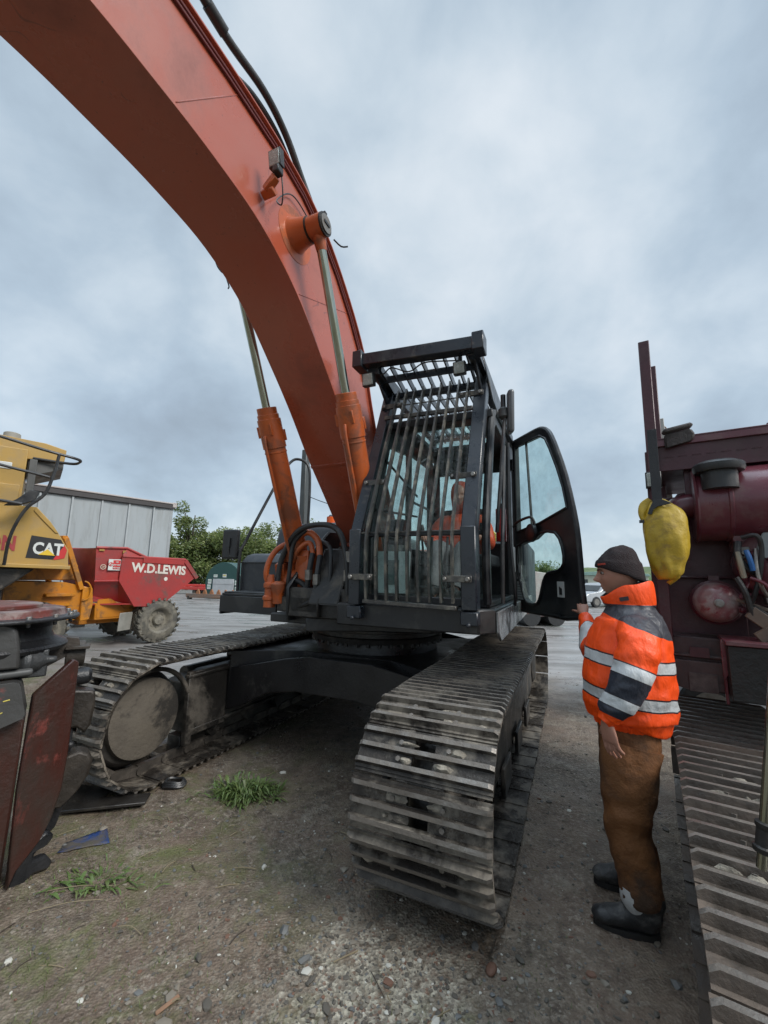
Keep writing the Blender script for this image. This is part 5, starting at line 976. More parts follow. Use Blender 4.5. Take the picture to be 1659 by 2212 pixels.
for k in range(34):
    y_=rc.uniform(.40,.78); z_=rc.uniform(1.44,1.90); x_=-3.13+rc.uniform(-.03,.06); m=MB(); q=rc.random(); mt_c=rc.choice((M_mar2,M_mar,M_grs,M_grs,M_stl,M_rub,M_mar2))
    if q<.35: s1=rc.uniform(.02,.06); m.box((x_,y_,z_),(rc.uniform(.03,.08),s1,rc.uniform(.02,.07)),(rc.uniform(-.3,.3),rc.uniform(-.3,.3),rc.uniform(-.4,.4)),m=0); m.cyl((x_+.02,y_,z_),(x_+.055,y_,z_+.002),s1*.25,seg=8,m=0); nm_='engine_bracket'
    elif q<.6: a_=rc.uniform(.010,.028); m.lathe((x_,y_,z_),(rc.uniform(.2,1),rc.uniform(-.5,.5),rc.uniform(-1,1)),[(0,a_*.7),(.01,a_),(.05,a_),(.052,a_*.7),(.07,a_*.7),(.072,a_*.3)],14); nm_='engine_fitting'
    else:
        p=[(x_,y_,z_)]
        for _ in range(4): p.append((min(-2.98,max(-3.16,p[-1][0]+rc.uniform(-.03,.05))),p[-1][1]+rc.uniform(-.06,.07),p[-1][2]+rc.uniform(-.09,.06)))
        m.sweep(p,rc.uniform(.005,.013),seg=8,k=5); nm_='engine_hose'
    m.build(nm_,[mt_c],cru,bevel=.002)
for k in range(10):
    m=MB(); t=math.pi*(.25+.11*k); 
    pass
m=MB(); m.box((-3.04,.055,2.30),(.05,.085,.10),m=0); m.box((-3.012,.055,2.30),(.008,.07,.085),m=1); m.build('work_lamp',[M_rub,M_lens],cru,bevel=.006)
m=MB(); m.bar((-3.2,.62,2.45),(-3.15,.66,2.60),.03,.05); m.build('lever',[M_mar2],cru,bevel=.004)
bk=belt(-4.30,-.30,.84,.56,.190,grs=(-.3,.2),gh=.030,seed=9,slot=False); 
TM2=[pm('brown muddy track steel',(.070,.058,.048),.36,.35,(.10,.08,.064),6,.9,(.14,.105,.080),.8,2.6,edge=(.45,.62),bump=.6,bsc=26),M_grous,M_link,M_mud]
t0=bk.build('crawler_track',TM2,cru,loc=(0,.33,0)); t1_=bpy.data.objects.new('crawler_track',t0.data); col.objects.link(t1_); t1_.parent=cru; t1_.location=(0,2.2,0)
for tk in (t0,t1_):
    m=MB(); m.prism([(-3.9,.25),(-3.9,.6),(-.8,.62),(-.8,.25)],(),XZ(-.14),.28); m.box((-2.3,-.20,.60),(2.8,.04,.05)); m.box((-2.3,-.22,.25),(2.9,.03,.05)); m.build('track_frame',[M_fr],tk,bevel=.01)
    for xx in (-3.86,-.74): m=MB(); wheel_disc(m,xx,0,.42,.32,.16,0); m.build('idler_wheel',[M_fr],tk)
m=MB()
pA=V(-1.5,.188,.965); pB=V(-1.5,.235,1.30); dd=(pB-pA).normalized()
m.cyl(tuple(pA),tuple(pA+dd*.05),.011,seg=14,m=0,cap=True); m.cyl(tuple(pA-dd*.001),tuple(pA+dd*.002),.006,seg=10,m=1); m.lathe(tuple(pA+dd*.04),tuple(dd),[(0,.012),(0,.020),(.012,.021),(.016,.016),(.055,.0155),(.06,.019),(.07,.019),(.073,.012)],18,1); m.cyl(tuple(pA+dd*.11),tuple(pB+dd*.24),.011,seg=14,m=0)
m.bar(tuple(pB+dd*.22),(-1.5,.55,1.56),.03,.03,m=1); m.bar((-1.5,.55,1.56),(-3.1,.95,1.6),.05,.05,m=1); m.build('hanging_rod',[M_chr,M_grs],cru)
MB.G=None
# ---- yellow bag hanging by a black strap
bgc=KM0@V(-2.88,.085,1.91)
bag=root('yellow_bag','dirty yellow drawstring bag hanging by a black strap from the maroon walkway','bag',tuple(KM0@V(-2.88,.085,1.66)),kr)
MB.G=Matrix.Translation((2.88,-.085,-1.66))
def bagdisp(q,t,a): return .009*fbm((q.x*16,q.y*16,q.z*7),4)+.006*math.cos(a*7+q.z*3)*max(0,min(t,.93)-.75)*4+.004*math.cos(9*a)*max(0,.2-t)*5*min(1,t*12)-.006*abs(fbm((q.x*9,q.y*9,q.z*4+5),3))
m=MB(); m.sweep([(-2.88,.092,1.682,.005,.01),(-2.88,.092,1.686,.040,.050),(-2.88,.088,1.72,.06,.072),(-2.88,.088,1.82,.075,.103),(-2.88,.092,1.91,.08,.112),(-2.88,.09,1.99,.078,.110),(-2.88,.083,2.05,.07,.104),(-2.88,.070,2.10,.045,.075),(-2.88,.062,2.135,.02,.045),(-2.88,.06,2.145,.012,.03)],seg=56,k=7,ref=(1,0,0),disp=bagdisp)
m.sweep([(-2.87,-.012,2.02,.012,.012),(-2.87,-.018,2.07,.014,.02),(-2.88,.0,2.115,.012,.03),(-2.88,.03,2.15,.01,.02)],seg=16,k=4,ref=(1,0,0))
m.build('sack',[pm('dirty yellow cloth',(.47,.31,.018),.55,0,(.40,.27,.025),7,.8,(.12,.075,.05),.75,6.5,edge=(.50,.66),bump=.5,bsc=22,coat=.1)],bag,ang=60)
m=MB(); m.box((-2.855,.062,2.34),(.012,.048,.46),(0,.02,.0)); m.prism([(.01,2.06),(.02,2.09),(.045,2.14),(.085,2.14),(.13,2.115),(.10,2.108),(.06,2.10),(.04,2.085),(.03,2.055)],(),YZ(-2.84),.016); m.box((-2.86,-.022,2.02),(.02,.026,.016)); m.build('strap',[pm('black webbing',(.030,.032,.036),.7,bump=.3,bsc=200)],bag,bevel=.003)
MB.G=None
# ================= RUSTY RED ATTACHMENT (left foreground)
GA=-38; gr_=frot(GA)
att=root('demolition_attachment','worn rusty red demolition attachment with black turntable standing at the left edge','excavator attachment',(-1.95,2.5,0),gr_)
M_rr=pm('worn red paint and rust',(.050,.014,.010),.36,0,(.030,.023,.018),3.2,.95,(.18,.028,.018),.85,2.3,edge=(.54,.62),bump=.5,bsc=26,stretch=(1.6,1.6,.7))
M_rg=pm('grey worn plate with red traces',(.075,.075,.074),.40,.2,(.045,.044,.042),5,.8,(.28,.05,.035),.8,3.4,edge=(.60,.66),bump=.3,bsc=30)
M_bs=pm('black oily casting',(.012,.013,.015),.36,.1,(.028,.028,.030),6,.8,bump=.5,bsc=35)
m=MB()
m.lathe((-.25,-.33,1.375),(0,0,1),[(0,.20),(0,.47),(.010,.475),(.020,.47),(.022,.41),(.028,.405),(.060,.395),(.066,.36),(.066,.20)],56,mf=lambda j:0 if j<4 else 1); m.lathe((-.25,-.38,1.44),(0,0,1),[(0,.33),(.022,.33),(.026,.31),(.026,.1)],40,1)
for k in range(18):
    t=2*math.pi*k/18+.2; m.cyl((-.25+.445*math.cos(t),-.33+.445*math.sin(t),1.37),(-.25+.445*math.cos(t),-.33+.445*math.sin(t),1.412),.015,seg=6,m=2)
    m.cyl((-.25+.445*math.cos(t),-.33+.445*math.sin(t),1.352),(-.25+.445*math.cos(t),-.33+.445*math.sin(t),1.377),.011,seg=6,m=0)
m.build('mounting_flange',[M_bs,pm('worn red flange',(.16,.030,.022),.45,0,(.06,.045,.04),5,.9,(.30,.27,.25),.5,8,bump=.4),M_stl],att,bevel=.003)
m=MB(); m.lathe((-.25,-.33,1.20),(0,0,1),[(0,.2),(0,.42),(.02,.43),(.035,.42),(.045,.39),(.065,.355),(.10,.34),(.13,.345),(.155,.37),(.17,.41),(.176,.41),(.176,.2)],56); m.lathe((-.25,-.33,1.12),(0,0,1),[(0,.30),(.08,.34)],40); m.build('turntable',[M_bs],att)
m=MB(); m.lathe((.02,-.20,1.155),(0,1,0),[(0,.055),(.02,.06),(.09,.06),(.10,.075),(.13,.078),(.15,.06),(.17,.055),(.19,.035),(.215,.022),(.245,.020),(.25,.012)],24); m.box((-.03,-.06,1.14),(.12,.14,.15)); m.box((-.05,-.13,1.19),(.12,.08,.10)); m.build('swing_motor',[pm('grey oily motor',(.055,.058,.060),.42,.2,(.03,.03,.03),12,.8,bump=.5)],att,bevel=.012,seg=2)
m=MB(); m.cyl((.10,-.45,1.098),(.10,-.062,1.112),.021,seg=18); m.lathe((.10,-.065,1.112),(0,1,0),[(0,.021),(.012,.016),(.016,.004)],18); m.build('hydraulic_pipe',[pm('grey pipe',(.10,.102,.10),.4,.2)],att)
m=MB(); m.prism([(-.75,1.14),(-.108,1.14),(-.118,1.24),(-.137,1.335),(-.155,1.362),(-.18,1.372),(-.75,1.38)],(),YZ(-.02),.16); m.build('upper_guard',[M_rg],att,bevel=.012,seg=2)
m=MB(); m.prism([(-.75,.80),(-.18,.842),(-.062,.888),(-.056,.91),(-.088,1.045),(-.10,1.07),(-.125,1.078),(-.75,1.05)],(),YZ(0),.17,m=0); m.box((.172,-.14,.99),(.004,.028,.006),(0.2,0,0),m=1); m.box((.172,-.155,.93),(.004,.015,.005),(.5,0,0),m=1); m.build('lower_guard',[M_rg,pm('yellow paint mark',(.6,.5,.1),.6)],att,bevel=.012,seg=2)
m=MB(); m.prism([(-.75,.02),(-.065,.02),(-.06,.40),(-.058,.86),(-.75,.80)],(),YZ(-.12),.20); m.build('jaw_body',[M_rr],att,bevel=.01)
# tall cheek plate, turned so that its edge runs away to the right
m=MB(); Mp=Matrix(((0.45,0,.893,.06),(.893,0,-.45,-.045),(0,1,0,0),(0,0,0,1)))
ck=[(.0,.02),(.03,.10),(.115,.20),(.16,.30),(.19,.44),(.20,.62),(.20,1.13),(.17,1.15),(-.0,.985),(-.012,.5)]
Mp=Matrix(((-.30,0,.954,.06),(.954,0,.30,-.045),(0,1,0,0),(0,0,0,1)))
m.prism(ck,(),Mp,.045); m.build('cheek_plate',[M_rr],att,bevel=.007)
m=MB(); m.prism([(0,.0),(.05,-.02),(.12,.03),(.19,.02),(.205,.05),(.17,.10),(.11,.10),(.115,.14),(.17,.15),(.20,.185),(.16,.23),(.06,.17)],(),Matrix(((-.3,0,.954,.02),(.954,0,.30,-.06),(0,1,0,.0),(0,0,0,1))),.06); m.build('jaw_teeth',[M_bs],att,bevel=.012)
m=MB(); m.prism([(.0,1.05),(.12,1.12),(.17,1.17),(.16,1.22),(.05,1.24),(-.1,1.20),(-.1,1.0)],(),YZ(-.42),.10); m.lathe((-.40,.10,1.11),(0,1,0),[(0,.085),(.10,.085),(.105,.075),(.105,.01)],24); m.box((-.32,.16,1.165),(.10,.13,.02),(0,.0,-.1)); m.build('link_arm',[pm('brown greasy casting',(.06,.048,.038),.5,0,(.035,.03,.025),6,.8,bump=.6)],att,bevel=.012)
for (z0,dz,n_) in ((.68,.27,0),(.33,.26,1)):
    m=MB()
    if n_==0: m.prism([(.05,z0+.02),(.19,z0+.03),(.235,z0-.01),(.265,z0+.03),(.275,z0+.14),(.272,z0+.225),(.255,z0+.24),(.05,z0+.27)],(),YZ(-.22),.10)
    else: m.prism([(.05,z0-.04),(.16,z0-.06),(.24,z0+.02),(.285,z0+.10),(.295,z0+.17),(.27,z0+.22),(.22,z0+.245),(.15,z0+.225),(.05,z0+.2)],(),YZ(-.22),.12)
    m.build('hooked_jaw',[pm('dark brown jaw steel',(.026,.022,.019),.42,.2,(.055,.045,.036),8,.8,bump=.6,bsc=30)],att,bevel=.014,seg=2)
m=MB(); m.lathe((-.25,.10,.99),(0,1,.0),[(0,.05),(.10,.055),(.13,.05),(.15,.03),(.15,.01)],20); m.box((-.2,.15,.58),(.10,.06,.5)); m.lathe((-.12,.17,.62),(1,0,0),[(0,.022),(.02,.022),(.03,.012)],14); m.build('jaw_pivot',[M_bs],att,bevel=.008)
m=MB(); m.prism([(.02,.05),(.15,.12),(.20,.30),(.16,.42),(.02,.45)],(),YZ(-.28),.08); m.build('lower_link',[M_bs],att,bevel=.012)
# ================= PEOPLE
M_skin=pm('skin',(.42,.215,.15),.48,0,(.36,.16,.11),16,.6,bump=.15,bsc=130,rv=.08)
def head_mesh(mb,c,fwd,s=1.,tilt=0.):
    """head centred at c looking along fwd"""
    f=Vector(fwd).normalized(); l=Vector((0,0,1)).cross(f).normalized(); u=f.cross(l); R3=Matrix((f,l,u)).transposed(); R3=R3@Euler((0,tilt,0)).to_matrix()
    n,mm=56,72; vs=[];fs=[]
    g=lambda a,b,w:math.exp(-((a-b)/w)**2)
    for i in range(n+1):
        th=math.pi*i/n
        for j in range(mm):
            ph=2*math.pi*j/mm; x=math.sin(th)*math.cos(ph); y=math.sin(th)*math.sin(ph); z=math.cos(th)
            X,Y,Z=x*.100,y*.076,z*.120
            if z<0: Y*=1-.26*(-z)**1.3; 
            if z<-.2 and x<0: X*=1-.35*min(1,(-z-.2)*1.4)
            fr=max(0,x)
            if fr>0:
                X+=-.010*g(z,.05,.5)*fr*(1-g(y,0,.5)*.2)           # flatter face
                X+=.036*g(y,0,.14)*g(z,-.20,.12)*fr+.016*g(y,0,.12)*g(z,0.0,.16)*fr     # nose
                X+=.007*g(y,0,.6)*g(z,.24,.09)                     # brow ridge
                X-=.012*(g(y,.38,.17)+g(y,-.38,.17))*g(z,.07,.11)   # eye sockets
                X+=.006*(g(y,.50,.2)+g(y,-.5,.2))*g(z,-.18,.16)     # cheeks
                X+=.010*g(y,0,.22)*(g(z,-.50,.055)+g(z,-.63,.055))+.004*g(y,0,.3)*g(z,-.55,.14)  # lips
                X-=.004*g(y,0,.25)*g(z,-.565,.025)
                X+=.017*g(y,0,.32)*g(z,-.84,.16)                    # chin
            vs.append(Vector(c)+R3@Vector((X,Y,Z))*s)
    for i in range(n):
        for j in range(mm): fs.append((i*mm+j,i*mm+(j+1)%mm,(i+1)*mm+(j+1)%mm,(i+1)*mm+j))
    mb.add(vs,fs)
    return R3
def finger(mb,p,d,cn,lens,bends,r0,r1):
    p=Vector(p); d=Vector(d).normalized(); cn=Vector(cn).normalized(); P=[(*p,r0)]; ax=d.cross(cn).normalized()
    for k,(L,b) in enumerate(zip(lens,bends)):
        d=Matrix.Rotation(R(b),3,ax)@d; rr=r0+(r1-r0)*(k+1)/len(lens); q=p+d*L; P.append((*((p+q)/2),rr*.96)); P.append((*q,rr*1.02)); p=q
    P.append((*(p+d*r1*.8),r1*.55)); mb.sweep(P,seg=12,k=2)
def hand(mb,wr,d,nrm,thumb,bends=(14,20,14),s=1.,spread=.06,tb=(8,12)):
    """wr wrist, d towards knuckles, nrm palm-facing normal, thumb +1/-1: side of lateral = d x nrm"""
    d=Vector(d).normalized(); nrm=Vector(nrm); nrm=(nrm-d*nrm.dot(d)).normalized(); la=d.cross(nrm)*thumb; wr=Vector(wr)
    P=[(*(wr-d*.03*s),.026*s,.020*s),(*wr,.027*s,.019*s),(*(wr+d*.035*s+la*.003),.038*s,.017*s),(*(wr+d*.075*s),.043*s,.014*s),(*(wr+d*.092*s),.040*s,.010*s)]
    mb.sweep(P,seg=20,k=3,ref=tuple(la))
    for o_,L,b_ in ((.031,.92,0),(.0105,1.,1),(-.0105,.94,2),(-.031,.76,5)):
        p=wr+d*(.084-abs(o_-.01)*.12)*s+la*o_*s; finger(mb,p,d+la*o_*spread*20,nrm,[.042*L*s,.027*L*s,.021*L*s],[bends[0]+b_*1.5,bends[1]+b_,bends[2]],.0098*s,.0072*s)
    p=wr+d*.028*s+la*.026*s+nrm*.006*s; finger(mb,p,d*.62+la*.70+nrm*.35,nrm-la*.4,[.036*s,.030*s,.022*s],[0,tb[0],tb[1]],.0125*s,.0085*s)
def fuse(mb,name,mat,parent,vox=.0045):
    o=mb.build(name,[mat],parent,ang=180); r=o.modifiers.new('r','REMESH'); r.mode='VOXEL'; r.voxel_size=vox; r.use_smooth_shade=True
    sm=o.modifiers.new('s','SMOOTH'); sm.factor=.5; sm.iterations=2
    dg=bpy.context.evaluated_depsgraph_get(); me=bpy.data.meshes.new_from_object(o.evaluated_get(dg)); old=o.data; o.modifiers.clear(); o.data=me; bpy.data.meshes.remove(old); me.shade_smooth()
    if not me.materials: me.materials.append(mat)
    return o
def band_mat(name,vec,off,stops,rough=.5,yoke=None,under=None,clo=None):
    """stripes at fixed distances along a garment: scalar = dot(P,vec)+off ; stops [(pos,color key)]"""
    CO={'o':(1.0,.085,.004),'k':(.018,.012,.018),'g':(.56,.58,.58),'d':(.022,.027,.040)}
    if clo: CO.update(clo)
    m=bpy.data.materials.new(name); m.use_nodes=True; t=m.node_tree; b=t.nodes['Principled BSDF']; L=t.links
    tcn=nn(t,'ShaderNodeTexCoord'); P=tcn.outputs['Object']
    dv=nn(t,'ShaderNodeVectorMath',operation='DOT_PRODUCT'); L.new(P,dv.inputs[0]); dv.inputs[1].default_value=vec
    ns=nn(t,'ShaderNodeTexNoise',Scale=4.,Detail=2.); L.new(P,ns.inputs[0])
    s=mth('ADD',mth('ADD',dv.outputs['Value'],off,t),mth('MULTIPLY',mth('SUBTRACT',ns.outputs[0],.5,t),.02,t),t)
    rp=nn(t,'ShaderNodeValToRGB'); rp.color_ramp.interpolation='CONSTANT'; e=rp.color_ramp.elements
    e[0].position=0; e[0].color=(*CO[stops[0][1]],1); e[1].position=stops[1][0]; e[1].color=(*CO[stops[1][1]],1)
    for p,k in stops[2:]: q=e.new(p); q.color=(*CO[k],1)
    L.new(s,rp.inputs[0]); c=rp.outputs[0]
    sp=nn(t,'ShaderNodeSeparateXYZ'); L.new(P,sp.inputs[0])
    def mixc(f,a,cc):
        n=nn(t,'ShaderNodeMix'); n.data_type='RGBA'; L.new(f,n.inputs[0]); L.new(a,n.inputs[6]); n.inputs[7].default_value=(*cc,1); return n.outputs[2]
    if yoke:
        a=mth('GREATER_THAN',mth('ADD',mth('SUBTRACT',sp.outputs[2],mth('MULTIPLY',sp.outputs[0],.42,t),t),mth('MULTIPLY',mth('SUBTRACT',ns.outputs[0],.5,t),.05,t),t),yoke[0],t); bb=mth('LESS_THAN',sp.outputs[2],yoke[1],t); c=mixc(mth('MULTIPLY',a,bb,t),c,(.040,.042,.052))
    if under:
        # rear/under panel of the dark sleeve stays orange
        a=mth('LESS_THAN',mth('ADD',sp.outputs[0],mth('MULTIPLY',sp.outputs[2],under[0],t),t),under[1],t); isd=mth('MULTIPLY',mth('GREATER_THAN',s,under[2],t),mth('LESS_THAN',s,under[3],t),t); c=mixc(mth('MULTIPLY',a,isd,t),c,CO['o'])
    dn=nn(t,'ShaderNodeTexNoise',Scale=7.,Detail=8.,Roughness=.7); L.new(P,dn.inputs[0]); dr=nn(t,'ShaderNodeMapRange'); L.new(dn.outputs[0],dr.inputs[0]); dr.inputs[1].default_value=.52; dr.inputs[2].default_value=.75; dr.inputs[4].default_value=.06
    c=mixc(dr.outputs[0],c,(.25,.10,.05)); L.new(c,b.inputs['Base Color']); b.inputs['Roughness'].default_value=rough; b.inputs['Coat Weight'].default_value=.06
    w1=nn(t,'ShaderNodeTexNoise',Scale=11.,Detail=5.,Roughness=.55,Distortion=.35); mp=nn(t,'ShaderNodeMapping'); mp.inputs['Scale'].default_value=(1,1,.55); L.new(P,mp.inputs[0]); L.new(mp.outputs[0],w1.inputs[0]); bn=nn(t,'ShaderNodeBump',Strength=.5,Distance=.04); L.new(w1.outputs[0],bn.inputs['Height']); L.new(bn.outputs[0],b.inputs['Normal'])
    return m
def wrk(amp,fx=6.,fz=12.,fold=0.):
    def f(q,t,a): 
        v=fbm((q.x*fx,q.y*fx,q.z*fz),3)*amp
        if fold: v+=fold*math.sin(q.z*34+3*math.sin(a)+2.5*fbm((q.x*4,q.y*4,q.z*4),2))*math.exp(-((t-.5)/.28)**2)
        return v
    return f
# ---------- the man holding the cab door
PR=R(160); PO=(1.33,2.42)
PS=.968
man=root('person','man in orange hi-vis jacket, brown trousers and dark beanie holding the open cab door','person',(PO[0],PO[1],0),PR)
man.scale=(PS,PS,PS)
Minv=(Matrix.Translation((PO[0],PO[1],0))@Matrix.Rotation(PR,4,'Z')@Matrix.Scale(PS,4)).inverted()
def pl(x,y,z): return Minv@Vector((x,y,z))
sR=V(-.07,-.17,1.46); eR=pl(1.46,2.93,1.19); wR=pl(1.522,3.17,1.405); hd=V(-.040,0,1.770)
b=MB()
b.sweep([(-.05,0,.80,.12,.14),(-.06,0,1.0,.16,.17),(-.07,0,1.2,.17,.18),(-.08,0,1.38,.13,.18),(-.08,0,1.47,.08,.12),(-.075,0,1.54,.065,.068),(-.055,0,1.66,.060,.062),(-.05,0,1.74,.05,.05)],seg=24,k=4,ref=(1,0,0))
HR=head_mesh(b,hd,(1,-.04,-.12),1.13)
b.sweep([(-.08,.10,1.44,.06),(-.06,.25,1.39,.055),(-.01,.312,1.235,.045),(.06,.315,1.115,.038),(.105,.307,1.022,.027)],seg=14,k=4)
b.sweep([(-.08,-.10,1.44,.06),(*sR,.06),(*eR,.042),(*wR,.027)],seg=14,k=5)
for s_,ax_ in ((1,-.045),(-1,-.075)): b.sweep([(-.04,.08*s_,.86,.09),(-.01,.13*s_,.48,.065),(ax_,.16*s_-.01,.10,.045),(ax_+.03,.16*s_-.01,.05,.04)],seg=14,k=4)
hand(b,(.108,.305,1.014),(-.10,.0,-1),(-.75,-.65,0),-1,(8,16,12),1.12,tb=(5,8))
hdR=(pl(1.538,3.235,1.465)-wR)
hand(b,wR,(hdR.x*.6,hdR.y*.6,hdR.z),(-.05,-1,.25),1,(38,52,40),1.0,tb=(10,25))
body=fuse(b,'body',M_skin,man,.0042)
# eyes, brows
for s_ in (1,-1):
    m=MB(); c=hd+HR@V(.0895,.034*s_,.010); m.lathe(tuple(c-HR@V(.011,0,0)),tuple(HR@V(1,0.1*s_,0)),[(0,.004),(.004,.009),(.010,.0105),(.016,.009),(.0205,.004),(.0215,.0005)],16,mf=lambda j:0 if j<3 else 1)
    m.build('eye',[pm('eye white',(.30,.25,.22),.25),pm('iris dark',(.03,.025,.02),.1)],man)
for s_ in (1,-1): m=MB(); m.sweep([tuple(hd+HR@V(.108,.014*s_,.027)),tuple(hd+HR@V(.105,.032*s_,.033)),tuple(hd+HR@V(.092,.050*s_,.028))],.0036,seg=6,k=3); m.build('eyebrow',[pm('brown hair',(.05,.033,.022),.7)],man)
# beanie
m=MB(); n,mm=26,56; vs=[];fs=[]
for i in range(n+1):
    t=i/n
    for j in range(mm):
        ph=2*math.pi*j/mm; cx_,sy_=math.cos(ph),math.sin(ph); th=t*R(97)
        rx,ry=.120,.100; zt=.138
        x=math.sin(th)*cx_*rx-.010*(1-t)-.006; y=math.sin(th)*sy_*ry; z=math.cos(th)*zt+.026; x-=.020*max(0,math.cos(th))**2
        z-=(.019-.060*cx_)*max(0,(t-.55))/.45     # rim low at the back, high over the brow
        k_=1+(.055 if t>.70 else 0)*min(1,(t-.70)/.03 if t>.7 else 0); k_+=.012*math.sin(ph*5+6*t)*(1-t)
        if i==n: k_*=.97
        z+=.006*fbm((x*20,y*20,z*20),3)
        vs.append(hd+HR@V(x*k_,y*k_,z))
for i in range(n):
    for j in range(mm): fs.append((i*mm+j,i*mm+(j+1)%mm,(i+1)*mm+(j+1)%mm,(i+1)*mm+j))
m.add(vs,fs); cpt=hd+HR@V(.080,.062,.056)
bn_=m.build('beanie',[pm('dark knit beanie',(.016,.010,.011),.9,0,(.026,.014,.015),60,.8,bump=.8,bsc=170,stretch=(1,1,.15))],man,ang=60); sf=bn_.modifiers.new('t','SOLIDIFY'); sf.thickness=.004
m=MB()
for k in range(5):
    a0=.50+.09*k; q=[hd+HR@V(.1265*math.cos(a0+d_)-.006,.1065*math.sin(a0+d_),.060+h_+.0) for d_,h_ in ((0,-.004),(.075,-.004),(.075,.006),(0,.006))]; m.add(q+[p_+ (p_-hd)*.02 for p_ in q],[(4,5,6,7),(0,1,5,4),(1,2,6,5),(2,3,7,6),(3,0,4,7)])
m.build('badge',[pm('orange stitch',(.40,.05,.03),.7)],man)
# jacket
TOR=[(.0,'o'),(.185,'k'),(.193,'g'),(.248,'k'),(.256,'o'),(.378,'k'),(.386,'g'),(.440,'k'),(.448,'o')]
mt_=band_mat('hi-vis jacket torso',(-.10,0,1.),-.875,TOR,yoke=(1.510,1.592))
def axm(p,q): p=Vector(p);q=Vector(q); d=(q-p); L=d.length; d.normalize(); return d/L,-(p.dot(d))/L
AZ=lambda z:1.485-(1.455-z)*.80
lS=(-.06,.24,AZ(1.47)); lW=(.11,.305,AZ(.87)); vv_,oo_=axm(lS,lW)
ARM=[(.0,'o'),(.40,'k'),(.412,'g'),(.52,'k'),(.53,'d'),(.735,'k'),(.745,'g'),(.845,'k'),(.855,'d'),(.935,'o')]
msl=band_mat('hi-vis sleeve left',tuple(vv_),oo_,ARM,under=(.34,.300,.53,.95),yoke=(1.510,1.592))
vr_,or_=axm(sR,wR); msr=band_mat('hi-vis sleeve right',tuple(vr_),or_,[(.0,'o'),(.30,'g'),(.42,'o'),(.66,'g'),(.79,'k'),(.80,'o')])
j=MB()
def tor(q,t,a):
    v=fbm((q.x*5,q.y*5,q.z*9),3)*.006+.012*abs(fbm((q.x*9+3,q.y*9,q.z*5+q.x*6),3))-.006+.006*fbm((q.x*22,q.y*22,q.z*14),2)
    v+=.005*math.sin(q.z*42+2.2*math.cos(a)+2*fbm((q.x*5,q.y*5,q.z*3),2))*math.exp(-((q.z-1.05)/.12)**2)
    if t<.06: v+=.006*math.cos(a*40)
    return v
TR_=[(-.045,0,.925,.175,.175),(-.045,0,.942,.185,.185),(-.05,0,.960,.205,.20),(-.05,0,.985,.228,.215),(-.052,0,1.03,.236,.225),(-.05,0,1.08,.238,.23),(-.052,0,1.2,.236,.235),(-.065,0,1.32,.226,.235),(-.080,0,1.43,.202,.225),(-.088,0,1.495,.175,.205),(-.088,0,1.535,.148,.165),(-.088,0,1.57,.130,.130),(-.088,0,1.595,.126,.122)]
j.sweep(TR_,seg=84,k=8,ref=(1,0,0),disp=tor,m=0,cap=False)
# stand collar: ring whose rim is high at the back and dips at the throat
vs=[];fs=[];nc=64
for i,(h,rr) in enumerate(((0,.126),(.02,.133),(.05,.136),(.08,.137),(.10,.136),(.112,.131),(.105,.124),(.07,.119),(.02,.115))):
    for k in range(nc):
        a=2*math.pi*k/nc; ca=math.cos(a); top=1.0-.62*max(0,ca)**1.5+.20*max(0,-ca); x=-.088+rr*ca*(1.03); y=rr*math.sin(a)*.90; z=1.580+h*top*1.12+.004*math.sin(5*a+2); x+=.035*(h/.11)*.4
        vs.append((x,y,z+.004*fbm((x*12,y*12,z*8),2)))
for i in range(8):
    for k in range(nc): fs.append((i*nc+k,i*nc+(k+1)%nc,(i+1)*nc+(k+1)%nc,(i+1)*nc+k))
j.add(vs,fs,[0]*(5*nc)+[3]*(3*nc))
j.sweep([(p_[0],p_[1]+.012,AZ(p_[2]),p_[3],p_[4]) for p_ in [(-.088,.08,1.455,.085,.07),(-.083,.165,1.425,.102,.084),(-.072,.235,1.365,.104,.092),(-.052,.278,1.275,.098,.090),(-.025,.300,1.18,.092,.086),(.012,.305,1.08,.086,.080),(.05,.306,.99,.078,.072),(.082,.302,.93,.069,.062),(.094,.300,.905,.060,.054),(.100,.298,.895,.050,.045),(.108,.295,.868,.044,.039),(.112,.294,.862,.036,.031)]],seg=56,k=8,ref=(1,0,0),disp=wrk(.011,9,15,.005),m=1)
j.sweep([(-.085,-.09,1.485,.09,.085),(-.08,-.17,1.475,.10,.10),(*((sR*.6+eR*.4)+V(0,-.02,0)),.098,.098),(*eR,.088,.086),(*(eR*.5+wR*.5),.070,.068),(*(eR*.15+wR*.85),.055,.053),(*(eR*.04+wR*.96),.045,.042)],seg=44,k=9,disp=wrk(.009,9,12,.005),m=2)
# storm flap and press studs at the lower front
for z_ in (.96,): j.lathe((.185,.085,z_),(1,.5,0),[(0,.008),(.006,.007),(.007,.001)],10,4)
j.box((-.04,.118,1.625),(.045,.012,.022),(0,.2,0),m=3)
j.build('jacket',[mt_,msl,msr,pm('dark lining',(.025,.018,.022),.7),M_stl],man,ang=80)
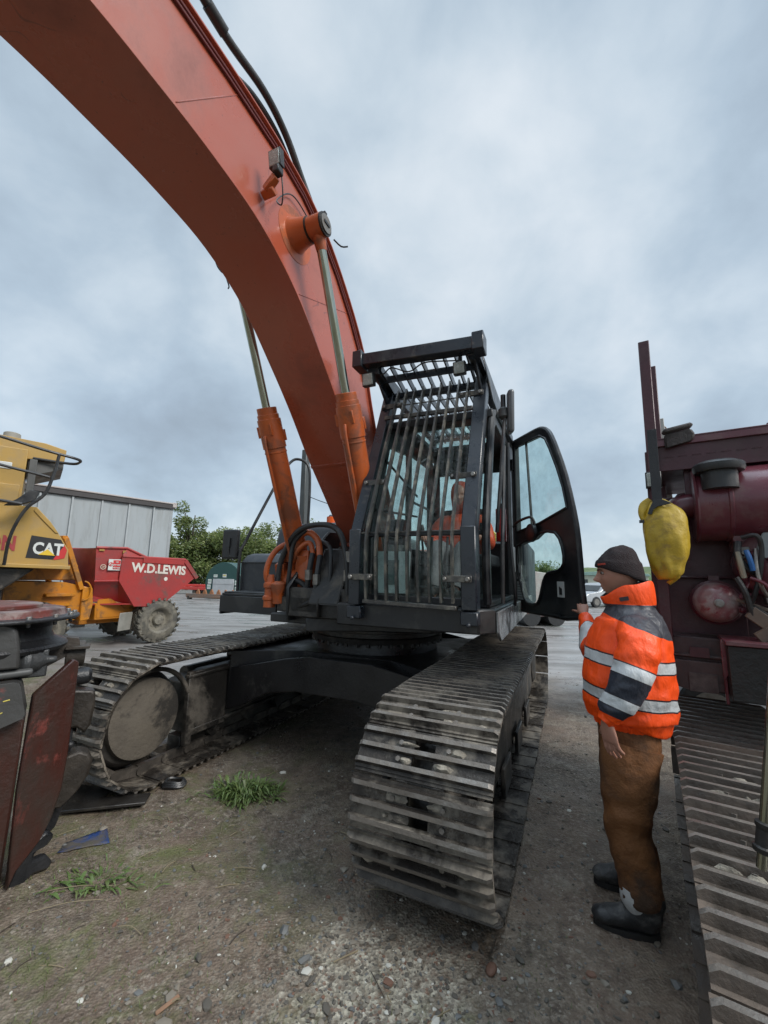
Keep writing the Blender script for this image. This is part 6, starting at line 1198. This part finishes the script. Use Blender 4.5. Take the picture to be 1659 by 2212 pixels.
# trousers
M_tr=pm('brown canvas trousers',(.20,.078,.022),.78,0,(.14,.058,.020),5,.8,(.028,.020,.014),.8,3.2,edge=(.46,.62),bump=.38,bsc=10,bd=.05)
j=MB()
j.sweep([(-.03,0,.70,.10,.13),(-.035,0,.80,.152,.18),(-.035,0,.88,.155,.175),(-.035,0,.97,.15,.165)],seg=48,k=5,ref=(1,0,0),disp=wrk(.01,6,8))
j.sweep([(-.030,.085,.84,.148,.108),(-.010,.105,.72,.142,.112),(.006,.115,.58,.126,.106),(.018,.125,.45,.110,.098),(.0,.135,.32,.104,.094),(-.018,.145,.24,.100,.092),(-.022,.152,.17,.098,.090),(-.020,.154,.135,.094,.088),(-.020,.154,.125,.080,.075)],seg=52,k=8,ref=(1,0,0),disp=wrk(.008,14,12,.006))
j.sweep([(-.04,-.085,.84,.142,.105),(-.035,-.10,.72,.138,.108),(-.025,-.11,.58,.120,.104),(-.015,-.115,.45,.106,.096),(-.04,-.125,.32,.100,.092),(-.065,-.13,.20,.098,.090),(-.078,-.135,.12,.092,.086),(-.08,-.135,.10,.08,.076)],seg=52,k=8,ref=(1,0,0),disp=wrk(.008,14,12,.006))
j.build('trousers',[M_tr],man,ang=80)
M_bt=pm('worn black boot leather',(.014,.014,.015),.42,0,(.035,.035,.036),9,.9,(.15,.145,.135),.8,9,edge=(.54,.68),bump=.5,bsc=35)
for s_,(hx,hy) in ((1,(-.080,.165)),(-1,(-.120,-.14))):
    j=MB(); gzz=gz(*( (man_l:=(Matrix.Translation((PO[0],PO[1],0))@Matrix.Rotation(PR,4,'Z')))@V(hx+.12,hy,0)).to_2d())-.004
    out=[];N_=28
    for k in range(N_):
        a=2*math.pi*k/N_; u=.5-.5*math.cos(a) ; wd_=.040+.014*math.sin(min(1,u)*math.pi*.9)**1+.004
        out.append((hx-.012+.30*u, hy+(.052 if 0.45<u<.9 else .042+.012*min(1,u/.45))*math.sin(a)))
    j.prism(out,(),Matrix.Translation((0,0,gzz)),.032,m=1)
    j.sweep([(hx+.0,hy,gzz+.07,.030,.030),(hx+.025,hy,gzz+.078,.048,.042),(hx+.08,hy,gzz+.078,.055,.046),(hx+.14,hy,gzz+.072,.054,.049),(hx+.20,hy,gzz+.062,.046,.052),(hx+.255,hy,gzz+.055,.036,.048),(hx+.282,hy,gzz+.048,.022,.032),(hx+.288,hy,gzz+.045,.008,.012)],seg=32,k=6,ref=(0,0,1),disp=wrk(.004,18,18))
    j.sweep([(hx+.055,hy,gzz+.05,.060,.046),(hx+.052,hy,gzz+.11,.074,.054),(hx+.040,hy,gzz+.15,.072,.058),(hx+.030,hy,gzz+.175,.074,.062),(hx+.030,hy,gzz+.18,.066,.055)],seg=32,k=5,ref=(1,0,0),disp=wrk(.006,14,14))
    for q in range(5): j.sweep([(hx+.128-.012*q,hy-.030,gzz+.098+.024*q),(hx+.142-.012*q,hy,gzz+.112+.024*q),(hx+.128-.012*q,hy+.030,gzz+.098+.024*q)],.006,seg=6,k=4)
    j.build('boot',[M_bt,pm('rubber sole',(.02,.019,.018),.6,bump=.4)],man,ang=70)
j=MB(); j.sweep([(.0,.165,.10,.050,.050),(.012,.165,.14,.066,.062),(.010,.165,.19,.066,.062)],seg=28,k=4,ref=(1,0,0),disp=wrk(.004,20,30));  j.build('sock',[pm('white sock',(.55,.55,.54),.85,bump=.4,bsc=80)],man)
j=MB(); j.lathe((.098,.304,.948),(0,0,1),[(0,.0112),(.004,.0114)],16,cap=False); j.build('ring',[pm('gold ring',(.6,.5,.3),.25,1.)],man)
# ---------- the operator in the seat
EMw=Matrix.Translation((EC[0],EC[1],0))@Matrix.Rotation(frot(EA),4,'Z'); ow=EMw@V(.12,1.0,1.50)
op=root('person','operator in orange hooded work jacket sitting at the controls inside the cab','person',tuple(ow),frot(EA))
MB.G=Matrix.Translation((-.12,-1.0,-1.50))
b=MB(); b.sweep([(.10,1.,1.80,.12,.15),(.08,1.,1.95,.13,.16),(.06,1.,2.15,.12,.17),(.06,1.,2.30,.08,.13),(.07,1.,2.36,.05,.055),(.10,1.,2.48,.05,.05)],seg=18,k=4,ref=(1,0,0))
head_mesh(b,(.13,1.0,2.53),(1,.1,-.25))
for s_ in (1,-1):
    b.sweep([(.06,1+.12*s_,2.28,.05),(.10,1+.24*s_,2.20,.05),(.18,1+.28*s_,2.0,.04),(.42,1+.27*s_,2.06,.028)],seg=12,k=4); b.sweep([(.12,1+.08*s_,1.84,.08),(.55,1+.13*s_,1.92,.06),(.78,1+.10*s_,1.55,.045),(.80,1+.10*s_,1.52,.04)],seg=12,k=4)
    hand(b,(.43,1+.27*s_,2.06),(1,0,.15),(0,-s_*.3,-1),s_ if s_<0 else 1,(35,50,30),.95)
fuse(b,'body',M_skin,op,.007)
mo=pm('orange work jacket',(.62,.075,.02),.55,0,(.5,.06,.02),5,.6,(.25,.08,.05),.5,4,bump=.4)
b=MB(); b.sweep([(.10,1.,1.84,.17,.20),(.09,1.,1.98,.175,.205),(.07,1.,2.15,.155,.21),(.06,1.,2.27,.12,.18),(.07,1.,2.34,.08,.10)],seg=36,k=6,ref=(1,0,0),disp=wrk(.012,8,12))
for s_ in (1,-1): b.sweep([(.06,1+.12*s_,2.26,.08),(.09,1+.23*s_,2.21,.078),(.16,1+.29*s_,2.02,.07),(.30,1+.285*s_,2.03,.058),(.40,1+.27*s_,2.055,.045)],seg=24,k=6,disp=wrk(.008,10,10))
b.sweep([(.04,1.,2.36,.10,.10),(.07,1.,2.46,.115,.105),(.09,1.,2.56,.118,.108),(.085,1.,2.65,.09,.085),(.08,1.,2.68,.03,.03)],seg=32,k=5,ref=(1,0,0)); b.build('jacket',[mo],op,ang=80)
b=MB()
for s_ in (1,-1): b.sweep([(.08,1+.08*s_,1.86,.10),(.35,1+.12*s_,1.91,.10),(.58,1+.13*s_,1.92,.085),(.68,1+.11*s_,1.75,.07),(.78,1+.10*s_,1.57,.065)],seg=24,k=5,disp=wrk(.008,8,10)); b.sweep([(.72,1+.10*s_,1.53,.04,.045),(.85,1+.10*s_,1.54,.045,.05),(.98,1+.10*s_,1.53,.03,.045)],seg=16,k=3,ref=(0,0,1),m=1)
b.build('trousers',[pm('grey trousers',(.12,.12,.125),.8,bump=.4),M_bt],op,ang=80)
MB.G=None
